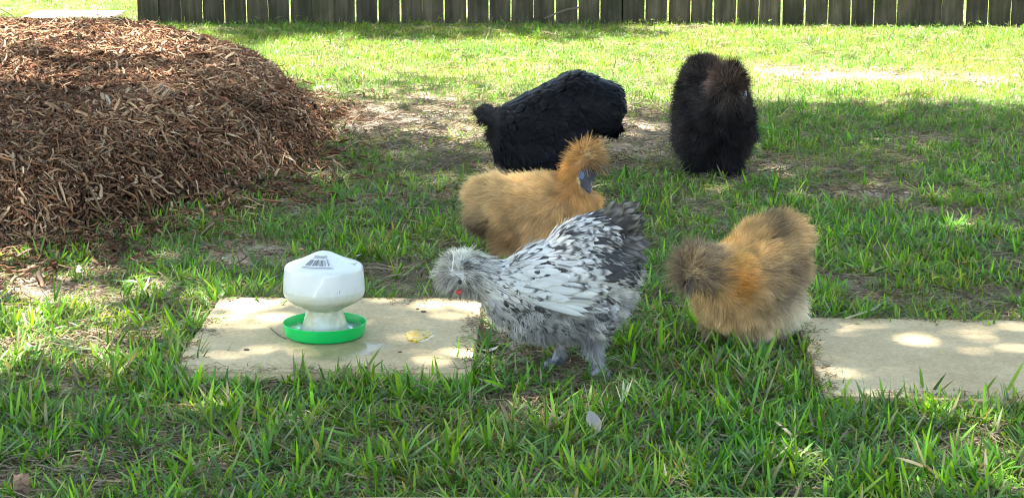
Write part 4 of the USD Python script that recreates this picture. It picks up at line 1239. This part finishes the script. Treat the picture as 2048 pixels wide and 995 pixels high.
ctrl_cc = [(1386, 505, 26, 0, -1, .1, 34, Z0), (1360, 535, 24, -1, 0, .1, 34, Z0), (1412, 530, 24, 1, 0, .1, 34, Z0), (1384, 560, 20, 0, 1, .3, 14, Z0)]
C_.fluff('crest', 34000, ctrl_cc, fluff_mat, .0010, .55, n_clump=900, keep=lambda u, v, p: (u < 1424).astype(float), colfun=crest_c, jit=.2, droop=.1, varc=.25, centre=cc_)
C_.small('beak', cone_beak(PL(1380, 560, Yc - .165), PL(1375, 586, Yc - .182), .0062), plain('sooty_beak', (.012, .011, .012), .5))
for dx in (-1, 1):
    C_.small('eye', ball(PL(1383 + dx * 17, 545, Yc - .15), .004), eye_m)

# --- the glossy black hen at the back, facing left
D_ = Bird('hen', 'glossy black hen with smooth scaly feathers bending down at the back', G(1090, 343)[1], (1090, 343), 404)
Yd = D_.Y0
ch = [[(1030, 252, 0, 46), (1090, 238, 0, 62), (1150, 203, 0, 58), (1198, 203, 0, 43)], [(1025, 288, 0, 40), (1080, 288, 0, 50), (1140, 272, 0, 50)], [(1190, 210, 0, 42), (1208, 226, 0, 30)], [(1035, 240, 0, 40), (1002, 242, 0, 27), (990, 236, 0, 18)], [(990, 236, 0, 17), (969, 226, 0, 21)], [(969, 226, 0, 21), (968, 228, 0, 20)], [(1004, 268, 0, 32), (1020, 300, 0, 32)],
      [(1045, 310, -.04, 22), (1043, 330, -.04, 10), (1045, 342, -.04, 7)], [(1110, 310, .04, 22), (1108, 330, .04, 10), (1110, 341, .04, 7)]]
ch += toes(Yd, 1045, 341, FEET, 4, dy=-.04) + toes(Yd, 1110, 340, FEET, 4, dy=.04)
D_.build(ch, .007, np.array([.007, .007, .009]), skin_mat)
BLK = (.01, .01, .013)
fl_d = [(990, 240, 30, .8, .5, .9, 22, BLK), (1040, 215, 40, 1, .05, .9, 26, BLK), (1100, 190, 40, 1, -.1, .9, 28, BLK), (1170, 165, 40, 1, .1, .9, 32, BLK), (1215, 200, 35, .6, .9, .9, 40, BLK), (1210, 230, 30, .5, 1, .9, 46, BLK), (1080, 260, 60, 1, .2, .9, 32, BLK),
        (1010, 290, 40, .5, .9, .9, 26, BLK), (1100, 310, 60, .8, .6, .9, 34, BLK)]


def blackf(n):
    g = np.random.default_rng(77)
    tone = g.uniform(.7, 1.4, n)

    def fun(i, t, s):
        e_ = np.where((np.abs(s) > .7) | (t > .85), 2.1, 1.0)
        return np.array([.0042, .0042, .0055]) * (tone[i] * e_)[..., None]
    return fun


feather_set(D_, 'contour_feathers', 12000, lambda u, v, p: ((u > 1000)).astype(float), fl_d, .95, .72, blackf, black_feather_mat, sep=.0125, lift=.07, curl=.03, camber=.22)
feather_set(D_, 'tail_feathers', 5000, lambda u, v, p: ((u > 1175) & (v > 160)).astype(float), fl_d, 1.1, .42, blackf, black_feather_mat, sep=.013, lift=.10, curl=.1, camber=.2)
ctrl_d = [(955, 215, 20, -.6, -.5, .35, 11, (.010, .009, .010)), (960, 240, 20, -.5, .7, .35, 11, (.010, .009, .010)), (985, 205, 20, .6, -.5, .5, 9, (.013, .012, .013)), (1080, 330, 60, .3, 1, .6, 20, BLK)]
D_.fluff('crest', 9000, ctrl_d, black_fluff_mat, .0014, .6, keep=lambda u, v, p: (u < 1004).astype(float), jit=.4)
D_.fluff('belly_fluff', 9000, ctrl_d, black_fluff_mat, .0014, .6, keep=lambda u, v, p: (v > 296).astype(float), jit=.25)
D_.small('beak', cone_beak(PL(962, 238, Yd + .03), PL(955, 246, Yd + .05), .006), beak_dark)
for sgn in (-1, 1):
    D_.small('eye', ball(PL(964, 228, Yd) + [0, sgn * .027, 0], .003), eye_m)

# --- the brown black fluffy hen, standing and facing us
E_ = Bird('hen', 'fluffy brownish black hen standing upright and facing forward on the bare patch', G(1425, 345)[1], (1425, 345), 505)
Ye = E_.Y0
ch = [[(1424, 254, -.02, 48), (1422, 208, .03, 47), (1410, 156, .09, 33)], [(1440, 256, -.02, 50), (1446, 222, 0, 43)], [(1406, 270, 0, 42), (1448, 270, 0, 42)], [(1440, 225, -.05, 42), (1458, 178, -.11, 27), (1460, 156, -.125, 25)], [(1457, 168, -.11, 20), (1470, 178, -.125, 13)], [(1402, 184, .07, 34), (1398, 235, .03, 34)], [(1458, 235, .0, 34), (1460, 270, 0, 34)],
      [(1404, 295, -.03, 22), (1396, 322, -.03, 14), (1394, 337, -.03, 9)], [(1450, 295, -.03, 22), (1456, 322, -.03, 14), (1458, 338, -.03, 9)]]
ch += toes(Ye, 1394, 337, [(-.6, -.8, 24), (.1, -1, 26), (.7, -.7, 22)], 4.5, dy=-.03) + toes(Ye, 1458, 338, [(-.6, -.8, 24), (.1, -1, 26), (.7, -.7, 24)], 4.5, dy=-.03)
E_.build(ch, .007, np.array([.012, .010, .011]), skin_mat)
BB, BR = (.030, .024, .024), (.085, .052, .038)
ctrle = [(1400, 125, 34, -.1, -1, .3, 26, (.034, .023, .019)), (1370, 160, 30, -.9, -.3, .34, 27, BB), (1420, 170, 30, .1, .7, .34, 23, (.04, .034, .034)), (1360, 230, 34, -.8, .6, .34, 27, BB), (1400, 230, 34, -.3, 1, .34, 25, (.03, .026, .028)), (1450, 250, 40, .2, 1, .34, 23, (.010, .009, .011)), (1495, 230, 30, .9, .6, .34, 25, BB),
         (1490, 280, 34, .7, .9, .34, 27, BB), (1360, 290, 34, -.7, .9, .34, 29, BB), (1425, 300, 40, 0, 1, .34, 25, (.011, .010, .012)), (1395, 335, 22, -.3, 1, .5, 20, (.014, .013, .016)), (1456, 335, 22, .4, 1, .5, 20, (.014, .013, .016)), (1445, 150, 24, .1, -.9, .4, 22, BR)]
E_.fluff('fluffy_plumage', 90000, ctrle, black_fluff_mat, .0013, .5, keep=lambda u, v, p: np.where((p[:, 1] < Ye - .095) & (v < 190), .15, 1.0), varc=.6, jit=.6, droop=.05)
ctrl_ec = [(1440, 145, 20, -.5, -.7, .15, 24, BR), (1462, 138, 20, .3, -.9, .15, 25, (.036, .023, .019)), (1478, 156, 16, 1, 0, .2, 20, (.022, .016, .016)), (1450, 175, 18, -.3, .5, .4, 18, BB)]
E_.fluff('crest', 12000, ctrl_ec, black_fluff_mat, .0014, .7, n_clump=240, keep=lambda u, v, p: ((p[:, 1] < Ye - .08) & (v < 186)).astype(float), jit=.25, varc=.3, centre=PL(1459, 166, Ye - .12))
E_.small('beak', cone_beak(PL(1470, 178, Ye - .13), PL(1485, 190, Ye - .15), .008), beak_dark)
E_.small('earlobe', ball(PL(1487, 188, Ye - .10), .0145, scale=(.7, .6, 1.35)), plain('pale_blue_skin', (.15, .185, .225), .55))
for dx in (-1, 1):
    E_.small('eye', ball(PL(1464 + dx * 12, 172, Ye - .134 + .012 * abs(dx - 1)), .004), eye_m)

# ---------------------------------------------------------------- small things lying about
rng = np.random.default_rng(61)


def leaf_mesh(L_, W_, curl, k=9):
    t = np.linspace(0, 1, k)
    w = W_ / 2 * np.sin(np.pi * np.clip(t, .02, .985) ** .8)
    x = (t - .5) * L_
    z = curl * L_ * (t - .5) ** 2
    v = []
    for i in range(k):
        v += [[x[i], -w[i], z[i] + w[i] * .35], [x[i], 0, z[i]], [x[i], w[i], z[i] + w[i] * .35]]
    f = []
    for i in range(k - 1):
        for c_ in (0, 1):
            a_ = 3 * i + c_
            f += [[a_, a_ + 3, a_ + 4], [a_, a_ + 4, a_ + 1]]
    return trimesh.Trimesh(np.array(v), np.array(f), process=False)


def place(name, mesh, m_, u, v, z, rz, label, cat, tilt=0.0, roll=0.0, group=None, smooth=True, col=None):
    c = G(u, v)
    c[2] = ground_z(np.array([c[0]]), np.array([c[1]]))[0] + z
    mesh = mesh.copy()
    mesh.apply_transform(trimesh.transformations.euler_matrix(roll, tilt, rz))
    x = UsdGeom.Xform.Define(stage, path_of(name))
    x.AddTranslateOp().Set(tuple(c.tolist()))
    tag(x, label, cat, group)
    return x.GetPrim(), mesh


grey_leaf = plain('dry_grey_leaf', (.25, .225, .20), .7)
lp, lm = place('dead_leaf', None or leaf_mesh(.055, .026, .5), grey_leaf, 1188, 868, .028, -1.25, 'pale grey dead leaf lying on the grass below the speckled white hen', 'leaf', tilt=.45)
obj('blade', lm, grey_leaf, lp, smooth=True)
st = tube(np.array([[-.027, 0, .0035], [-.05, .004, .010], [-.085, .006, .02]]), [.0007, .0007, .0005], 5)
st.apply_transform(trimesh.transformations.euler_matrix(0, .45, -1.25))
obj('stalk', st, plain('leaf_stalk', (.28, .22, .16), .7), lp, smooth=True)
lf_ = leaf_mesh(.045, .02, .8)
for u_, v_, rz_, lab_, mt_ in ((715, 522, .4, 'small whitish leaf scrap by the drinker on the bare soil patch', (.55, .52, .46)), (160, 557, 1.9, 'curled pale tan leaf at the foot of the mulch pile', (.42, .32, .22)),
                              (450, 527, 2.2, 'tiny white scrap on the bare soil between mulch and drinker', (.72, .70, .66)), (985, 708, .2, 'pale wisp of leaf beside the paver in front of the speckled hen', (.5, .46, .4)),
                              (1990, 862, .6, 'brown leaf in the grass in front of the right paver', (.30, .18, .10)), (1880, 730, .1, 'tiny yellow leaf resting on the right paver', (.48, .40, .08))):
    m_ = plain('leaf_colour_%d' % u_, mt_, .7)
    sc_ = {715: .5, 450: .5, 1880: .4}.get(u_, .9)
    l2 = lf_.copy(); l2.apply_scale(sc_)
    lp, lm = place('dead_leaf', l2, m_, u_, v_, .012 if u_ != 1880 else ZP + .006, rz_, lab_, 'leaf', tilt=rng.normal() * .25)
    obj('blade', lm, m_, lp, smooth=True)
# brown bark block at the lower left
bb = trimesh.creation.box((.024, .018, .03)); bb = bb.subdivide().subdivide()
bb.vertices += (meshkit.fbm(np.array(bb.vertices) * 140, 2, seed=4)[:, None] - .5) * .006
lp, lm = place('bark_chunk', bb, None, 44, 985, .022, .3, 'square reddish brown chunk of bark in the grass at the lower left corner', 'bark chunk', roll=.3)
obj('piece', lm, chip_mat, lp, smooth=30, col=None) if False else obj('piece', lm, plain('red_bark', (.22, .13, .085), .85), lp, smooth=False)
# pale cut grass stubs in front of the speckled hen
lp, lm = place('cut_grass_stub', lf_, None, 1246, 812, 0.0, 0, 'bright bleached grass stub sticking up in front of the speckled hen', 'grass stub')
for k, (az, ln_) in enumerate(((2.6, .048), (1.5, .055), (.5, .06), (.9, .05))):
    v_, f_, c_ = blade(rng, ln_, .0055, .22, .25, az, np.zeros(3), np.array([.46, .48, .28]), np.array([.56, .56, .42]), 5)
    obj('blade', trimesh.Trimesh(v_, f_, process=False), straw_mat, lp, smooth=True, col=c_)
# thin broken branch leaning against the fence
pts = np.array([G(1040, 44) + [0, -.03, .012], G(1085, 44) + [0, -.03, .02], G(1110, 36) + [0, -.22, .045], G(1140, 26) + [0, -.42, .075], G(1162, 24) + [0, -.44, .082]])
pts[2:] = [PL(1092, 36, G(1110, 48)[1] - .035), PL(1128, 21, G(1110, 48)[1] - .035), PL(1160, 15, G(1110, 48)[1] - .03)]
tw = UsdGeom.Xform.Define(stage, path_of('fallen_branch')); tw.AddTranslateOp().Set(tuple(pts[1].tolist()))
tag(tw, 'thin bare branch leaning on the foot of the fence behind the black hen', 'branch')
twig_m = plain('twig_bark', (.09, .07, .055), .9)
obj('stem', tube(spline(pts, 5) - pts[1], .005, 6), twig_m, tw.GetPrim(), smooth=True)
obj('side_twig', tube(np.array([pts[1], PL(1010, 36, pts[1][1] - .01)]) - pts[1], .003, 5), twig_m, tw.GetPrim(), smooth=True)
# sticks on the mulch
for i, (a_, b_, lab_) in enumerate(((( -6, 14), (50, 62), 'thin dark green stalk poking out of the mulch at the left edge'), ((212, 190), (210, 232), 'pale curved twig standing on the mulch pile'), ((330, 168), (296, 190), 'grey weathered stick lying on top of the mulch pile'))):
    def on_heap(u_, v_):
        for yy in np.linspace(4.4, 9.2, 500):
            q_ = PL(u_, v_, yy)
            if q_[2] <= heap_h(np.array([q_[0]]), np.array([yy]))[0]:
                return q_
        return G(u_, v_)
    p1 = on_heap(*b_); p0 = PL(*a_, p1[1] - .02)
    mid = (p0 + p1) / 2 + np.array([.012, 0, .006])
    tw = UsdGeom.Xform.Define(stage, path_of('loose_stick')); tw.AddTranslateOp().Set(tuple(p1.tolist()))
    tag(tw, lab_, 'stick')
    obj('stem', tube(spline([p0, mid, p1 - [0, 0, .015]], 6) - p1, (.0022, .0026, .0045)[i], 6), plain('stick_%d' % i, ((.10, .13, .05), (.30, .27, .24), (.17, .155, .14))[i], .8), tw.GetPrim(), smooth=True)
stone_p = trimesh.creation.icosphere(2, .013); stone_p.apply_scale((1.2, .8, .7)); stone_p.vertices += (meshkit.fbm(np.array(stone_p.vertices) * 90, 2)[:, None] - .5) * .006
q_ = on_heap(70, 234)
tw = UsdGeom.Xform.Define(stage, path_of('pebble')); tw.AddTranslateOp().Set(tuple((q_ + [0, -.01, .02]).tolist()))
tag(tw, 'cream pebble lying in the mulch near the left edge', 'pebble')
obj('stone', stone_p, plain('cream_pebble', (.40, .34, .26), .8), tw.GetPrim(), smooth=True)
# yellow reflection in a water patch on the paver, painted as a low mass
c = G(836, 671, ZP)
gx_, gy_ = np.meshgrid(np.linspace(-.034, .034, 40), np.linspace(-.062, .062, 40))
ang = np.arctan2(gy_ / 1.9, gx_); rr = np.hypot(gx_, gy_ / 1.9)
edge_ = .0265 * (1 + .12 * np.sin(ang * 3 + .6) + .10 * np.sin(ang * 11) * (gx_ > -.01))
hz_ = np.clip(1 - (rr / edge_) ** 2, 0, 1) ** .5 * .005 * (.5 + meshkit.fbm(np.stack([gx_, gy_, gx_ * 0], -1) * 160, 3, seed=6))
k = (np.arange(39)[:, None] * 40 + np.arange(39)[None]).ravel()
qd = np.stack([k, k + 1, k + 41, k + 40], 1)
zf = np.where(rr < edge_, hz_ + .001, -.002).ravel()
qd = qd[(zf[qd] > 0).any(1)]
yel = mat('reflection_yellow', {'g': ('geometry', {}), 'n': ('noise_texture', {'scale': 130.0, 'detail': 3.0}), 'r': ('rgb_ramp', {'ramp': [(.3, (.30, .17, .0)), (.55, (.50, .33, .005)), (.75, (.62, .47, .05))]}), 'p': ('principled_bsdf', {'roughness': .3, 'specular_ior_level': .4})},
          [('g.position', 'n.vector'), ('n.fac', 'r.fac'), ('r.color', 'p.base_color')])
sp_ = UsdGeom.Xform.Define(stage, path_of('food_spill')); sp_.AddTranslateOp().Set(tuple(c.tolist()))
tag(sp_, 'yellow water reflection painted as a low mass with pale spiky edge on the cream paver', 'puddle reflection')
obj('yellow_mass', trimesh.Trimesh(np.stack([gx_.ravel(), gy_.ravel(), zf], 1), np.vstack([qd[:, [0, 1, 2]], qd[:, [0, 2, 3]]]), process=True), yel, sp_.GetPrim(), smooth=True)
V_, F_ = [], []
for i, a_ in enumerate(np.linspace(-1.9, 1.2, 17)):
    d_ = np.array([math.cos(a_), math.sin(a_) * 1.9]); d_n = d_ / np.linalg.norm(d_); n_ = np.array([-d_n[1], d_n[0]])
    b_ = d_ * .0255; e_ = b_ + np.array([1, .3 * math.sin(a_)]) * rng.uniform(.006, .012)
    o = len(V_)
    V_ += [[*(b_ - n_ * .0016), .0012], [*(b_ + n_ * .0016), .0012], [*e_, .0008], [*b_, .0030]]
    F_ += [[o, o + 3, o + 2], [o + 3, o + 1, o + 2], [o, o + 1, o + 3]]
obj('spiky_edge', trimesh.Trimesh(np.array(V_), np.array(F_), process=False), plain('pale_reflection_edge', (.78, .76, .68), .3), sp_.GetPrim())  # bright rim of the reflection, put into pale colour and spikes
# crumbs and twig on the paver
for u_, v_, r_, lab_ in ((847, 622, .004, 'dark crumb on the paver, the one nearest the hen'), (835, 617, .0025, 'small dark crumb on the paver, back right of the drinker'), (800, 703, .003, 'dark crumb on the paver in front of the yellow reflection'), (493, 698, .004, 'flat dark crumb on the front left of the paver')):
    m_ = trimesh.creation.icosphere(1, r_); m_.apply_scale((1.5, 1, .5))
    x_ = UsdGeom.Xform.Define(stage, path_of('crumb')); x_.AddTranslateOp().Set(tuple(G(u_, v_, ZP + r_ * .4).tolist())); tag(x_, lab_, 'crumb')
    obj('bit', m_, twig_m, x_.GetPrim(), smooth=True)
p_ = np.array([G(541, 655, ZP + .003), G(548, 662, ZP + .002), G(560, 671, ZP + .002), G(571, 676, ZP + .003)])
x_ = UsdGeom.Xform.Define(stage, path_of('hair_twig')); x_.AddTranslateOp().Set(tuple(p_[0].tolist())); tag(x_, 'thin dark twig on the paver left of the green tray', 'twig')
obj('stem', tube(spline(p_, 4) - p_[0], .0011, 5), twig_m, x_.GetPrim(), smooth=True)
p_ = np.array([G(1615, 660, .02), G(1690, 640, ZP + .01), G(1745, 622, .03), G(1760, 612, .03)])
x_ = UsdGeom.Xform.Define(stage, path_of('dry_runner')); x_.AddTranslateOp().Set(tuple(p_[1].tolist())); tag(x_, 'pale dry grass runner along the back edge of the right paver', 'grass runner')
obj('stem', tube(spline(p_[1:] + [0, 0, .004], 5) - p_[1], .0022, 5), plain('dry_runner_straw', (.20, .20, .11), .7), x_.GetPrim(), smooth=True)
